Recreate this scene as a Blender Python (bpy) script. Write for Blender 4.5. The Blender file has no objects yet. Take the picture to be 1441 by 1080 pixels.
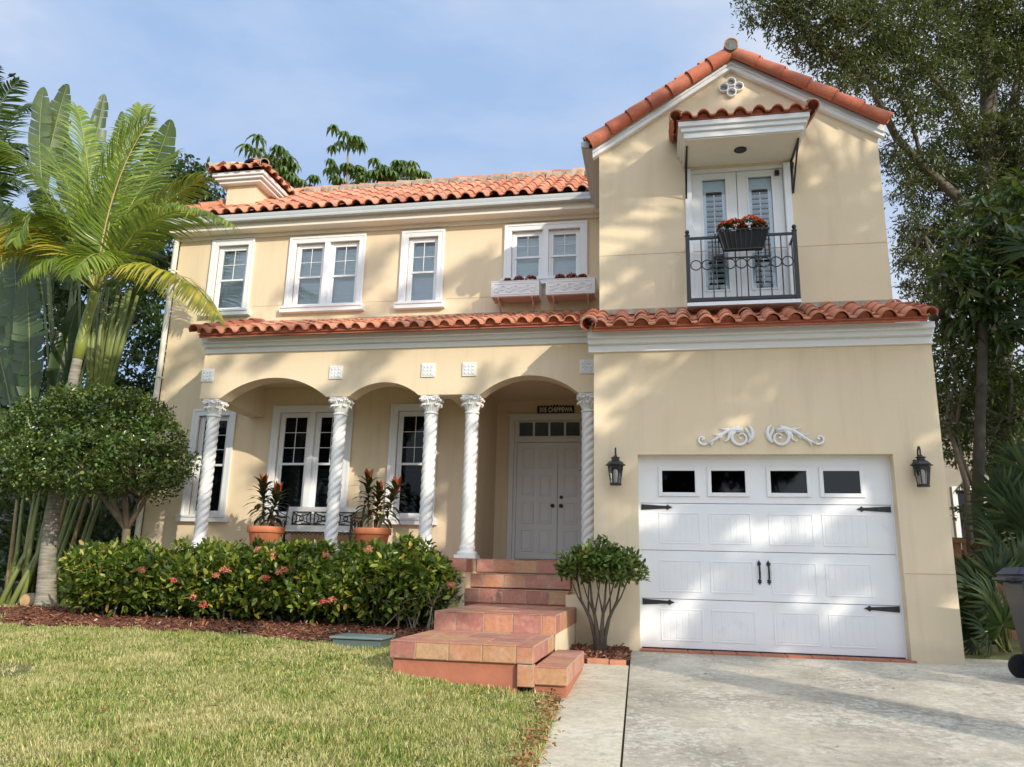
import bpy, math, random
import numpy as np
from mathutils import Vector, Matrix
random.seed(7); R0 = np.random.default_rng(11)
PI = math.pi; rad = math.radians
sc = bpy.context.scene; COL = sc.collection
# ------------------------------------------------------------------ camera
CAM = np.array([0.0, -10.0095, 0.9141]); FPX = 1089.0
yw, pt, rl = rad(-10.843), rad(13.557), rad(1.454)
fw = np.array([math.sin(yw)*math.cos(pt), math.cos(yw)*math.cos(pt), math.sin(pt)])
rt = np.array([math.cos(yw), -math.sin(yw), 0.0]); up_ = np.cross(rt, fw)
cr = rt*math.cos(rl)+up_*math.sin(rl); cu = -rt*math.sin(rl)+up_*math.cos(rl)
cam = bpy.data.cameras.new('camera'); co = bpy.data.objects.new('camera', cam); COL.objects.link(co)
co.matrix_world = Matrix(((cr[0], cu[0], -fw[0], CAM[0]), (cr[1], cu[1], -fw[1], CAM[1]), (cr[2], cu[2], -fw[2], CAM[2]), (0, 0, 0, 1)))
cam.sensor_width = 36; cam.lens = FPX/1441*36; cam.clip_end = 2000; sc.camera = co
def at(u, v, Y):
    """world point seen at photo pixel (u,v) on the depth plane Y"""
    d = fw+cr*(u-720.5)/FPX-cu*(v-540)/FPX
    return CAM+d*(Y-CAM[1])/d[1]
# ------------------------------------------------------------------ scene tree helpers
def put(o, label=None, cat=None, group=None, kind=None):
    if label: o['label'] = label
    if cat: o['category'] = cat
    if group: o['group'] = group
    if kind: o['kind'] = kind
    return o
def thing(name, label, cat, loc=(0, 0, 0), group=None, rz=0):
    o = bpy.data.objects.new(name, None); COL.objects.link(o); o.location = loc; o.rotation_euler = (0, 0, rz)
    o.empty_display_size = .1
    return put(o, label, cat, group)
def origin(o):
    p = Vector((0, 0, 0))
    while o is not None: p += o.location; o = o.parent
    return np.array(p)
def dup(o, parent=None):
    c = o.copy(); COL.objects.link(c); c.parent = parent
    for ch in list(o.children): dup(ch, c)
    return c
class MB:
    def __init__(s): s.v = []; s.f = []; s.n = 0
    def add(s, V, F):
        V = np.asarray(V, float).reshape(-1, 3); b = s.n
        s.v.append(V); s.f += [tuple(b+i for i in f) for f in F]; s.n += len(V); return s
    def box(s, x0, x1, y0, y1, z0, z1):
        V = [(x, y, z) for z in (z0, z1) for y in (y0, y1) for x in (x0, x1)]
        return s.add(V, [(0, 2, 3, 1), (4, 5, 7, 6), (0, 1, 5, 4), (2, 6, 7, 3), (0, 4, 6, 2), (1, 3, 7, 5)])
    def obox(s, c, ax, ay, az):
        """oriented box, centre c, half axes"""
        c, ax, ay, az = map(lambda q: np.asarray(q, float), (c, ax, ay, az))
        V = [c+i*ax+j*ay+k*az for k in (-1, 1) for j in (-1, 1) for i in (-1, 1)]
        return s.add(V, [(0, 2, 3, 1), (4, 5, 7, 6), (0, 1, 5, 4), (2, 6, 7, 3), (0, 4, 6, 2), (1, 3, 7, 5)])
    def bar(s, a, b, w, h=None, up=(0, 0, 1)):
        a = np.asarray(a, float); b = np.asarray(b, float); h = h or w; d = b-a; L = np.linalg.norm(d); d /= L
        u = np.asarray(up, float)
        if abs(d@u) > .98: u = np.array([0, 1., 0])
        x = np.cross(d, u); x /= np.linalg.norm(x); u = np.cross(x, d)
        return s.obox((a+b)/2, d*L/2, x*w/2, u*h/2)
    def tube(s, pts, r, n=8, cap=True):
        P = np.asarray(pts, float); m = len(P); r = np.full(m, r) if np.isscalar(r) else np.asarray(r, float)
        T = np.gradient(P, axis=0); T /= (np.linalg.norm(T, axis=1)[:, None]+1e-9)
        u = np.array([0, 0, 1.]) if abs(T[0][2]) < .9 else np.array([1., 0, 0])
        x = np.cross(T[0], u); x /= np.linalg.norm(x); V = []
        for i in range(m):
            x = x-T[i]*(x@T[i]); x /= (np.linalg.norm(x)+1e-9); y = np.cross(T[i], x)
            for k in range(n):
                a = 2*PI*k/n; V.append(P[i]+r[i]*(math.cos(a)*x+math.sin(a)*y))
        F = [(i*n+k, i*n+(k+1) % n, (i+1)*n+(k+1) % n, (i+1)*n+k) for i in range(m-1) for k in range(n)]
        if cap: F += [tuple(range(n-1, -1, -1)), tuple((m-1)*n+k for k in range(n))]
        return s.add(V, F)
    def lathe(s, prof, c=(0, 0, 0), n=24, axis=2):
        V = []
        for r, z in prof:
            for k in range(n):
                a = 2*PI*k/n; p = [r*math.cos(a), r*math.sin(a), z]
                if axis == 1: p = [p[0], z, p[1]]
                V.append(np.array(p)+c)
        m = len(prof)
        F = [(i*n+k, i*n+(k+1) % n, (i+1)*n+(k+1) % n, (i+1)*n+k) for i in range(m-1) for k in range(n)]
        F += [tuple(range(n-1, -1, -1)), tuple((m-1)*n+k for k in range(n))]
        return s.add(V, F)
    def prism(s, poly, y0, y1):
        """polygon in XZ extruded along Y"""
        n = len(poly); V = [(x, y0, z) for x, z in poly]+[(x, y1, z) for x, z in poly]
        return s.add(V, [tuple(range(n)), tuple(range(2*n-1, n-1, -1))]+[(i, i+n, (i+1) % n+n, (i+1) % n) for i in range(n)])
    def ball(s, c, r, n=10, m=6, sq=(1, 1, 1)):
        V = []; 
        for i in range(m+1):
            t = PI*i/m
            for k in range(n): V.append((c[0]+r*sq[0]*math.sin(t)*math.cos(2*PI*k/n), c[1]+r*sq[1]*math.sin(t)*math.sin(2*PI*k/n), c[2]+r*sq[2]*math.cos(t)))
        return s.add(V, [(i*n+k, i*n+(k+1) % n, (i+1)*n+(k+1) % n, (i+1)*n+k) for i in range(m) for k in range(n)])
    def wall(s, x0, x1, z0, z1, y, th, holes):
        """wall in the XZ plane at y with rectangular holes and reveals"""
        xs = sorted({x0, x1, *[h[0] for h in holes], *[h[1] for h in holes]}); zs = sorted({z0, z1, *[h[2] for h in holes], *[h[3] for h in holes]})
        for i in range(len(xs)-1):
            for j in range(len(zs)-1):
                cx, cz = (xs[i]+xs[i+1])/2, (zs[j]+zs[j+1])/2
                if any(h[0] < cx < h[1] and h[2] < cz < h[3] for h in holes): continue
                a, b, c, d = xs[i], xs[i+1], zs[j], zs[j+1]
                s.add([(a, y, c), (b, y, c), (b, y, d), (a, y, d)], [(0, 1, 2, 3)]); s.add([(a, y+th, c), (b, y+th, c), (b, y+th, d), (a, y+th, d)], [(3, 2, 1, 0)])
        for k, (a, b, c, d) in enumerate([(x0, x1, z0, z1)]+list(holes)):
            F = [(0, 1, 5, 4), (1, 2, 6, 5), (2, 3, 7, 6), (3, 0, 4, 7)]
            if k == 0: F = [tuple(reversed(f)) for f in F]
            s.add([(a, y, c), (b, y, c), (b, y, d), (a, y, d), (a, y+th, c), (b, y+th, c), (b, y+th, d), (a, y+th, d)], F)
        return s
    def build(s, name, mat, parent=None, smooth=False, bevel=0, local=False):
        V = np.concatenate(s.v) if s.v else np.zeros((0, 3))
        if parent is not None and not local: V = V-origin(parent)
        me = bpy.data.meshes.new(name); me.from_pydata(V.tolist(), [], s.f); me.materials.append(mat)
        o = bpy.data.objects.new(name, me); COL.objects.link(o); o.parent = parent
        if smooth: me.polygons.foreach_set('use_smooth', [True]*len(me.polygons))
        if smooth == 'auto':
            me.set_sharp_from_angle(angle=rad(40))
        if bevel:
            b = o.modifiers.new('bevel', 'BEVEL'); b.width = bevel; b.segments = 2; b.limit_method = 'ANGLE'
        return o
# fast scatter of a small template
def frames(A, U):
    A = A/np.linalg.norm(A, axis=1)[:, None]; S = np.cross(A, U); S /= (np.linalg.norm(S, axis=1)[:, None]+1e-9); return A, S, np.cross(S, A)
def scat(P, A, U, L, W, tv, tf):
    """template (along, side, up) placed at P along A"""
    A, S, N = frames(A, U); tv = np.asarray(tv, float); L = np.broadcast_to(L, len(P)); W = np.broadcast_to(W, len(P))
    V = P[:, None]+A[:, None]*(tv[None, :, 0:1]*L[:, None, None])+S[:, None]*(tv[None, :, 1:2]*W[:, None, None])+N[:, None]*(tv[None, :, 2:3]*L[:, None, None])
    k = len(tv); F = np.array(tf); F = F[None]+np.arange(len(P))[:, None, None]*k
    return V.reshape(-1, 3), F.reshape(-1, F.shape[-1])
def fastmesh(name, parts, mat, parent=None, smooth=False):
    Vs = []; Fs = []; b = 0
    for V, F in parts: Vs.append(V); Fs.append(F+b); b += len(V)
    V = np.concatenate(Vs)
    if parent is not None: V = V-origin(parent)
    k = [f.shape[1] for f in Fs]; loops = np.concatenate([f.ravel() for f in Fs]); sizes = np.concatenate([np.full(len(f), f.shape[1]) for f in Fs])
    me = bpy.data.meshes.new(name); me.vertices.add(len(V)); me.vertices.foreach_set('co', V.astype(np.float32).ravel())
    me.loops.add(len(loops)); me.loops.foreach_set('vertex_index', loops.astype(np.int32)); me.polygons.add(len(sizes))
    me.polygons.foreach_set('loop_start', np.concatenate([[0], np.cumsum(sizes)[:-1]]).astype(np.int32))
    me.update(calc_edges=True); me.validate(); me.materials.append(mat)
    if smooth: me.polygons.foreach_set('use_smooth', [True]*len(me.polygons))
    o = bpy.data.objects.new(name, me); COL.objects.link(o); o.parent = parent; return o
LEAF = [(0, 0, 0), (.3, .42, .05), (.72, .36, .03), (1, 0, -.06), (.72, -.36, .03), (.3, -.42, .05), (.5, 0, -.03)]
LEAF_F = [(0, 6, 1), (1, 6, 2), (2, 6, 3), (3, 6, 4), (4, 6, 5), (5, 6, 0)]
DIAM = [(0, 0, 0), (.5, .5, .06), (1, 0, 0), (.5, -.5, .06)]; DIAM_F = [(0, 2, 1), (0, 3, 2)]
STRAP = [(0, -.3, 0), (0, .3, 0), (.35, .5, .05), (.35, -.5, .05), (.7, .4, -.03), (.7, -.4, -.03), (1, 0, -.22)]
STRAP_F4 = [(0, 3, 2, 1), (3, 5, 4, 2)]; STRAP_F3 = [(5, 6, 4)]
def strap(P, A, U, L, W, droop=1.0):
    tv = np.array(STRAP, float); tv[:, 2] *= droop
    V, F = scat(P, A, U, L, W, tv, STRAP_F4); F3 = (np.array(STRAP_F3)[None]+np.arange(len(P))[:, None, None]*7).reshape(-1, 3)
    return (V, F), (np.zeros((0, 3)), F3-len(V)) # second shares the verts
def fast_strap(name, sets, mat, parent=None, smooth=True):
    """sets: list of (P,A,U,L,W,droop) -> long drooping leaflets, triangulated"""
    parts = []
    T3 = [(0, 3, 1), (3, 2, 1), (3, 5, 2), (5, 4, 2), (5, 6, 4)]
    for P, A, U, L, W, dr in sets:
        tv = np.array(STRAP, float); tv[:, 2] *= dr; parts.append(scat(P, A, U, L, W, tv, T3))
    return fastmesh(name, parts, mat, parent, smooth)
# ------------------------------------------------------------------ materials
def nt(name):
    m = bpy.data.materials.new(name); m.use_nodes = True; t = m.node_tree; return m, t, t.nodes['Principled BSDF'], t.nodes, t.links
def noise(t, scale, detail=4, rough=.55, coord=None, dist=0):
    n = t.nodes.new('ShaderNodeTexNoise'); n.inputs['Scale'].default_value = scale; n.inputs['Detail'].default_value = detail; n.inputs['Roughness'].default_value = rough; n.inputs['Distortion'].default_value = dist
    if coord: t.links.new(coord, n.inputs['Vector'])
    return n
def ramp(t, fac, stops, interp='LINEAR'):
    r = t.nodes.new('ShaderNodeValToRGB'); e = r.color_ramp.elements; r.color_ramp.interpolation = interp
    while len(e) < len(stops): e.new(.5)
    for x, (p, c) in zip(e, stops): x.position = p; x.color = (*c, 1)
    t.links.new(fac, r.inputs[0]); return r
def mixc(t, fac, a, b, mode='MIX'):
    m = t.nodes.new('ShaderNodeMix'); m.data_type = 'RGBA'; m.blend_type = mode
    for v, i in ((fac, 0), (a, 6), (b, 7)):
        if hasattr(v, 'links'): t.links.new(v, m.inputs[i])
        else: m.inputs[i].default_value = v if i == 0 else (*v, 1)
    return m.outputs[2]
def ocoord(t, world=True):
    if world:
        g = t.nodes.new('ShaderNodeNewGeometry'); return g.outputs['Position']
    return t.nodes.new('ShaderNodeTexCoord').outputs['Object']
def bump(t, bs, h, strength, dist=.01):
    b = t.nodes.new('ShaderNodeBump'); b.inputs['Strength'].default_value = strength; b.inputs['Distance'].default_value = dist
    t.links.new(h, b.inputs['Height']); t.links.new(b.outputs[0], bs.inputs['Normal']); return b
def solid(name, c, rough=.6, var=.1, scale=6, bs_=.0, bscale=60, metal=0, spec=None, dirt=None):
    m, t, b, N, L = nt(name); co_ = ocoord(t); n = noise(t, scale, 5, .6, co_)
    d = [max(0, x*(1-var)) for x in c]; e = [min(1, x*(1+var)) for x in c]
    r = ramp(t, n.outputs[0], [(.3, d), (.7, e)]); out = r.outputs[0]
    if dirt:
        n2 = noise(t, dirt[1], 8, .7, co_); r2 = ramp(t, n2.outputs[0], [(dirt[2], (0, 0, 0)), (dirt[2]+.15, (1, 1, 1))]); out = mixc(t, r2.outputs[0], out, dirt[0])
    L.new(out, b.inputs['Base Color']); b.inputs['Roughness'].default_value = rough; b.inputs['Metallic'].default_value = metal
    if spec is not None: b.inputs['Specular IOR Level'].default_value = spec
    if bs_: n3 = noise(t, bscale, 6, .6, co_); bump(t, b, n3.outputs[0], bs_)
    return m
def leafmat(name, stops, rough=.38, trans=.25, big=None, spec=.5):
    """foliage: colour differs leaf by leaf (random per island)"""
    m, t, b, N, L = nt(name); g = N.new('ShaderNodeNewGeometry'); r = ramp(t, g.outputs['Random Per Island'], stops); out = r.outputs[0]
    if big:
        n = noise(t, big[1], 3, .5, g.outputs['Position']); r2 = ramp(t, n.outputs[0], [(.42, (0, 0, 0)), (.62, (1, 1, 1))]); out = mixc(t, r2.outputs[0], out, big[0])
    L.new(out, b.inputs['Base Color']); b.inputs['Roughness'].default_value = rough; b.inputs['Specular IOR Level'].default_value = spec
    tr = N.new('ShaderNodeBsdfTranslucent'); L.new(mixc(t, .5, out, (.35, .45, .05)), tr.inputs[0])
    mx = N.new('ShaderNodeMixShader'); mx.inputs[0].default_value = trans; L.new(b.outputs[0], mx.inputs[1]); L.new(tr.outputs[0], mx.inputs[2])
    L.new(mx.outputs[0], N['Material Output'].inputs[0]); return m
def stucco():
    m, t, b, N, L = nt('stucco'); c = ocoord(t)
    n1 = noise(t, .7, 8, .68, c); r = ramp(t, n1.outputs[0], [(.3, (.735, .605, .42)), (.7, (.78, .65, .46))])
    mp = N.new('ShaderNodeMapping'); mp.inputs['Scale'].default_value = (3.5, 3.5, .35); L.new(c, mp.inputs[0]); n2 = noise(t, 1.3, 6, .65, mp.outputs[0])
    r2 = ramp(t, n2.outputs[0], [(.50, (0, 0, 0)), (.80, (.6, .6, .6))]); col = mixc(t, r2.outputs[0], r.outputs[0], (.62, .50, .34))
    sx = N.new('ShaderNodeSeparateXYZ'); L.new(c, sx.inputs[0])
    n4 = noise(t, 3, 6, .7, c); ad = N.new('ShaderNodeMath'); ad.operation = 'MULTIPLY_ADD'; L.new(n4.outputs[0], ad.inputs[0]); ad.inputs[1].default_value = -.25; L.new(sx.outputs[2], ad.inputs[2])
    r4 = ramp(t, ad.outputs[0], [(0, (.3, .3, .3)), (.14, (0, 0, 0))]); col = mixc(t, r4.outputs[0], col, (.42, .36, .28))
    L.new(col, b.inputs['Base Color']); b.inputs['Roughness'].default_value = .85; b.inputs['Specular IOR Level'].default_value = .25
    n3 = noise(t, 38, 7, .7, c); bump(t, b, n3.outputs[0], .22, .012); return m
def tilemat(name, stops, grime=.6):
    m, t, b, N, L = nt(name); g = N.new('ShaderNodeNewGeometry'); r = ramp(t, g.outputs['Random Per Island'], stops)
    n = noise(t, 2.2, 8, .7, g.outputs['Position']); r2 = ramp(t, n.outputs[0], [(.47, (0, 0, 0)), (.72, (grime,)*3)]); col = mixc(t, r2.outputs[0], r.outputs[0], (.25, .16, .12))
    n2 = noise(t, 30, 6, .7, g.outputs['Position']); r3 = ramp(t, n2.outputs[0], [(.35, (.8, .8, .8)), (.65, (1.08, 1.08, 1.08))]); col = mixc(t, 1.0, col, r3.outputs[0], 'MULTIPLY')
    L.new(col, b.inputs['Base Color']); b.inputs['Roughness'].default_value = .75; bump(t, b, n2.outputs[0], .25, .006); return m
def glassmat(name, tint=(.55, .6, .62), rough=.02, refl=1.0):
    m, t, b, N, L = nt(name); tr = N.new('ShaderNodeBsdfTransparent'); tr.inputs[0].default_value = (*tint, 1)
    gl = N.new('ShaderNodeBsdfGlossy'); gl.inputs['Roughness'].default_value = rough; gl.inputs[0].default_value = (.95, .97, 1, 1)
    n = noise(t, 1.7, 2, .5, ocoord(t)); bp = N.new('ShaderNodeBump'); bp.inputs['Strength'].default_value = .04; bp.inputs['Distance'].default_value = .05; L.new(n.outputs[0], bp.inputs['Height']); L.new(bp.outputs[0], gl.inputs['Normal'])
    fr = N.new('ShaderNodeFresnel'); fr.inputs[0].default_value = 1.5*refl; mx = N.new('ShaderNodeMixShader'); L.new(fr.outputs[0], mx.inputs[0]); L.new(tr.outputs[0], mx.inputs[1]); L.new(gl.outputs[0], mx.inputs[2])
    L.new(mx.outputs[0], N['Material Output'].inputs[0]); return m
M = {}
M['stucco'] = stucco()
M['joint'] = solid('stucco_joint', (.55, .43, .27), .9)
M['white'] = solid('white_paint', (.80, .815, .83), .42, .02, 3, .05, 40, dirt=((.68, .69, .68), 1.6, .68))
M['white_gloss'] = solid('white_vinyl', (.80, .815, .83), .35, .03, 2, .04, 30, dirt=((.70, .70, .69), 2.4, .60))
M['door_paint'] = solid('door_paint', (.74, .75, .75), .35, .015, 3)
M['column'] = solid('column_paint', (.80, .80, .78), .45, .03, 5, .15, 30, dirt=((.6, .59, .54), 5, .62))
M['gutter'] = solid('gutter_paint', (.48, .51, .52), .4, .03, 3)
M['black'] = solid('black_iron', (.012, .012, .013), .4, .2, 8)
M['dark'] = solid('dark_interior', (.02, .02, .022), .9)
M['louver'] = solid('louver_white', (.86, .88, .89), .45, .02)
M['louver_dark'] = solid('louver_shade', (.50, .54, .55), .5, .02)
M['soffit'] = solid('soffit_paint', (.80, .76, .66), .7, .02)
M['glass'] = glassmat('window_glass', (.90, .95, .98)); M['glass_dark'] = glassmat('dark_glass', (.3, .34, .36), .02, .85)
M['lantern_glass'] = glassmat('lantern_glass', (.8, .8, .78), .25)
M['tile'] = tilemat('clay_roof_tile', [(0, (.46, .16, .09)), (.2, (.58, .22, .12)), (.5, (.66, .27, .15)), (.8, (.71, .33, .20)), (.95, (.54, .20, .12)), (1, (.50, .32, .23))])
M['tile_deep'] = tilemat('clay_rake_tile', [(0, (.42, .11, .055)), (.5, (.49, .135, .07)), (1, (.54, .17, .09))], .45)
M['deck'] = solid('clay_underlay', (.38, .11, .06), .9, .2, 9)
M['mortar'] = solid('ridge_mortar', (.38, .32, .25), .95, .45, 7, .5, 25)
M['metal'] = solid('flashing_metal', (.62, .64, .66), .4, .05, 4, metal=.5)
M['terracotta'] = solid('terracotta_pot', (.50, .175, .075), .7, .12, 4, .1, 40, dirt=((.62, .42, .32), 3, .62))
M['soil'] = solid('potting_soil', (.05, .035, .025), .95, .3, 30, .5, 50)
M['ornament'] = solid('ornament_plaster', (.80, .81, .82), .5, .03, 8)
M['bluewhite'] = M['ornament']
M['pink_under'] = solid('box_underside', (.62, .44, .38), .8)
def floor_tile_mat():
    m, t, b, N, L = nt('terracotta_floor_tile'); g = N.new('ShaderNodeNewGeometry')
    r = ramp(t, g.outputs['Random Per Island'], [(0, (.36, .145, .115)), (.30, (.43, .185, .14)), (.52, (.46, .20, .13)), (.70, (.49, .22, .12)), (.84, (.47, .28, .14)), (.94, (.50, .31, .18)), (1, (.35, .135, .115))])
    n = noise(t, 7, 8, .7, g.outputs['Position']); r2 = ramp(t, n.outputs[0], [(.48, (0, 0, 0)), (.70, (.5, .5, .5))]); col = mixc(t, r2.outputs[0], r.outputs[0], (.60, .40, .31)); n9 = noise(t, 11, 8, .75, g.outputs['Position'], .6); r9 = ramp(t, n9.outputs[0], [(.54, (0, 0, 0)), (.68, (.6, .6, .6))]); col = mixc(t, r9.outputs[0], col, (.20, .12, .08))
    n3 = noise(t, 26, 6, .7, g.outputs['Position']); r3 = ramp(t, n3.outputs[0], [(.3, (.8, .8, .8)), (.7, (1.1, 1.1, 1.1))]); col = mixc(t, 1.0, col, r3.outputs[0], 'MULTIPLY')
    L.new(col, b.inputs['Base Color']); b.inputs['Roughness'].default_value = .62; bump(t, b, n3.outputs[0], .3, .004); return m
M['ftile'] = floor_tile_mat(); M['grout'] = solid('tile_grout', (.42, .34, .24), .95, .2, 12, .3, 50)
M['base_red'] = solid('painted_step_base', (.40, .145, .085), .8, .15, 5, .4, 18, dirt=((.22, .12, .08), 3, .55))
# ------------------------------------------------------------------ ground
def sm(x): x = min(1, max(0, x)); return x*x*(3-2*x)
def gbase(y): return .045*min(0, max(y, -11))
def gz(x, y):
    """natural ground level"""
    return gbase(y)+.02+.13*sm((-.9-x)/1.7)*sm((y+9)/4)
def ghv(P):
    return np.array([gz(a, b) for a, b in P[:, :2]])
def sheet(name, xs, ys, zf, mat, label=None, kind='structure'):
    V = [(x, y, zf(x, y)) for y in ys for x in xs]; n = len(xs)
    b = MB(); b.add(V, [(j*n+i, j*n+i+1, (j+1)*n+i+1, (j+1)*n+i) for j in range(len(ys)-1) for i in range(n-1)])
    o = b.build(name, mat, smooth=True); put(o, label, None, None, kind); return o
def groundmat():
    m, t, b, N, L = nt('lawn_soil'); c = ocoord(t); n = noise(t, .9, 7, .65, c); r = ramp(t, n.outputs[0], [(.3, (.09, .10, .03)), (.5, (.15, .155, .05)), (.68, (.24, .20, .09))])
    n2 = noise(t, 45, 5, .7, c); r3 = ramp(t, n2.outputs[0], [(.3, (.5, .5, .5)), (.7, (1.2, 1.2, 1.2))]); L.new(mixc(t, 1., r.outputs[0], r3.outputs[0], 'MULTIPLY'), b.inputs['Base Color']); b.inputs['Roughness'].default_value = .95; bump(t, b, n2.outputs[0], .6, .02); return m
M['ground'] = groundmat()
xs = [-600, -200, -80, -40, -25]+list(np.arange(-18, 6.1, .5))+[8, 12, 20, 40, 80, 200, 600]
ys = [-600, -200, -80, -40, -25, -18, -14]+list(np.arange(-11, 4.1, .5))+[8, 15, 30, 80, 200, 800]
sheet('ground', xs, ys, lambda x, y: gz(x, y)-(.07 if -1.0 < x < 9 and y < 1 else 0), M['ground'], 'ground of soil and short turf reaching away under the lawn')
def concrete(name, c0, c1, patch, scale=1.0, cracks=True):
    m, t, b, N, L = nt(name); c = ocoord(t); n = noise(t, .55*scale, 9, .68, c, .4); r = ramp(t, n.outputs[0], [(.36, c0), (.5, c1), (.66, patch)])
    n2 = noise(t, 14, 8, .75, c); r2 = ramp(t, n2.outputs[0], [(.32, (.72, .72, .72)), (.62, (1.08, 1.08, 1.06))]); col = mixc(t, 1., r.outputs[0], r2.outputs[0], 'MULTIPLY')
    n4 = noise(t, 16, 9, .75, c, .2); n8 = noise(t, .8, 6, .6, c, .5); a8 = N.new('ShaderNodeMath'); a8.operation = 'MULTIPLY_ADD'; L.new(n8.outputs[0], a8.inputs[0]); a8.inputs[1].default_value = .7; L.new(n4.outputs[0], a8.inputs[2]); r4 = ramp(t, a8.outputs[0], [(.88, (0, 0, 0)), (.94, (.6, .6, .6))]); col = mixc(t, r4.outputs[0], col, (.68, .64, .55))
    n5 = noise(t, 2.2, 9, .75, c, 1.5); r5 = ramp(t, n5.outputs[0], [(.32, (.75, .75, .75)), (.44, (0, 0, 0))]); col = mixc(t, r5.outputs[0], col, (.19, .18, .16))
    n6 = noise(t, 70, 3, .7, c); r6 = ramp(t, n6.outputs[0], [(.30, (.7, .7, .7)), (.36, (0, 0, 0))]); col = mixc(t, r6.outputs[0], col, (.12, .11, .10))
    if cracks:
        vr = N.new('ShaderNodeTexVoronoi'); vr.feature = 'DISTANCE_TO_EDGE'; vr.inputs['Scale'].default_value = .21; n7 = noise(t, 2.5, 5, .6, c); ad = N.new('ShaderNodeVectorMath'); ad.operation = 'MULTIPLY_ADD'; L.new(n7.outputs['Color'], ad.inputs[0]); ad.inputs[1].default_value = (1.3, 1.3, 1.3); L.new(c, ad.inputs[2]); L.new(ad.outputs[0], vr.inputs['Vector'])
        r7 = ramp(t, vr.outputs[0], [(0, (.8, .8, .8)), (.0035, (0, 0, 0))]); r7.color_ramp.elements[0].color = (.55, .55, .55, 1); col = mixc(t, r7.outputs[0], col, (.16, .15, .13))
    L.new(col, b.inputs['Base Color']); b.inputs['Roughness'].default_value = .88; bump(t, b, n2.outputs[0], .35, .006); return m
M['drive'] = concrete('driveway_concrete', (.29, .26, .205), (.47, .425, .34), (.62, .565, .455)); M['path'] = concrete('path_concrete', (.50, .44, .33), (.60, .535, .41), (.67, .60, .46), 1.5, False)
px = lambda y: -.37-.0235*y    # joint between path and driveway
b = MB(); xs = np.linspace(0, 1, 30); ys = np.linspace(0, 1, 26)
yy = [-.0-11*q for q in ys]
V = []
for y in yy:
    for q in xs: x = px(y)+.012+(7.2-px(y))*q; V.append((x, y+.0, gbase(y)+.0))
b.add(V, [(j*30+i, (j+1)*30+i, (j+1)*30+i+1, j*30+i+1) for j in range(25) for i in range(29)])
b.add([(px(0)+.012, 0, 0), (px(-11)+.012, -11, gbase(-11)), (px(-11)+.012, -11, gbase(-11)-.1), (px(0)+.012, 0, -.1)], [(0, 1, 2, 3)])
b.add([(3.38, 0, 0), (7.2, 0, 0), (7.2, 6, 0), (3.38, 6, 0)], [(0, 1, 2, 3)])
put(b.build('driveway', M['drive']), 'weathered grey concrete driveway in front of the garage', None, None, 'structure')
joints = [-1.17, -2.75, -3.72, -4.6, -5.5, -6.5, -7.6, -8.8, -10]
b = MB()
for a, c in zip(joints[:-1], joints[1:]):
    a2, c2 = a-.006, c+.006; x0, x1 = -.86-.05*(a+2.6)*1, px(a)-.004; x2, x3 = -.86-.05*(c+2.6), px(c)-.004
    za, zc = gbase(a)+.006, gbase(c)+.006
    b.add([(x0, a2, za), (x1, a2, za), (x3, c2, zc), (x2, c2, zc), (x0, a2, za-.1), (x1, a2, za-.1), (x3, c2, zc-.1), (x2, c2, zc-.1)], [(0, 3, 2, 1), (3, 0, 4, 7), (2, 3, 7, 6), (1, 2, 6, 5), (0, 1, 5, 4)])
put(b.build('path', M['path']), 'narrow path of pale concrete slabs between the lawn and the driveway', None, None, 'structure')
M['asphalt'] = solid('asphalt', (.06, .06, .06), .9, .2, 3, .4, 60)
b = MB(); b.add([(-200, -22, -.46), (200, -22, -.46), (200, -15, -.46), (-200, -15, -.46)], [(0, 1, 2, 3)]); put(b.build('road', M['asphalt']), 'asphalt street in front of the property', None, None, 'structure')
# ================================================================== HOUSE
H = thing('house', 'two storey beige stucco house with red clay tile roofs, arched porch and white garage door', 'house', (0, 0, 0))
ST = M['stucco']
GD, PY0, MY, DY, UY = .18, .93, 2.5, 3.95, .35
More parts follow.
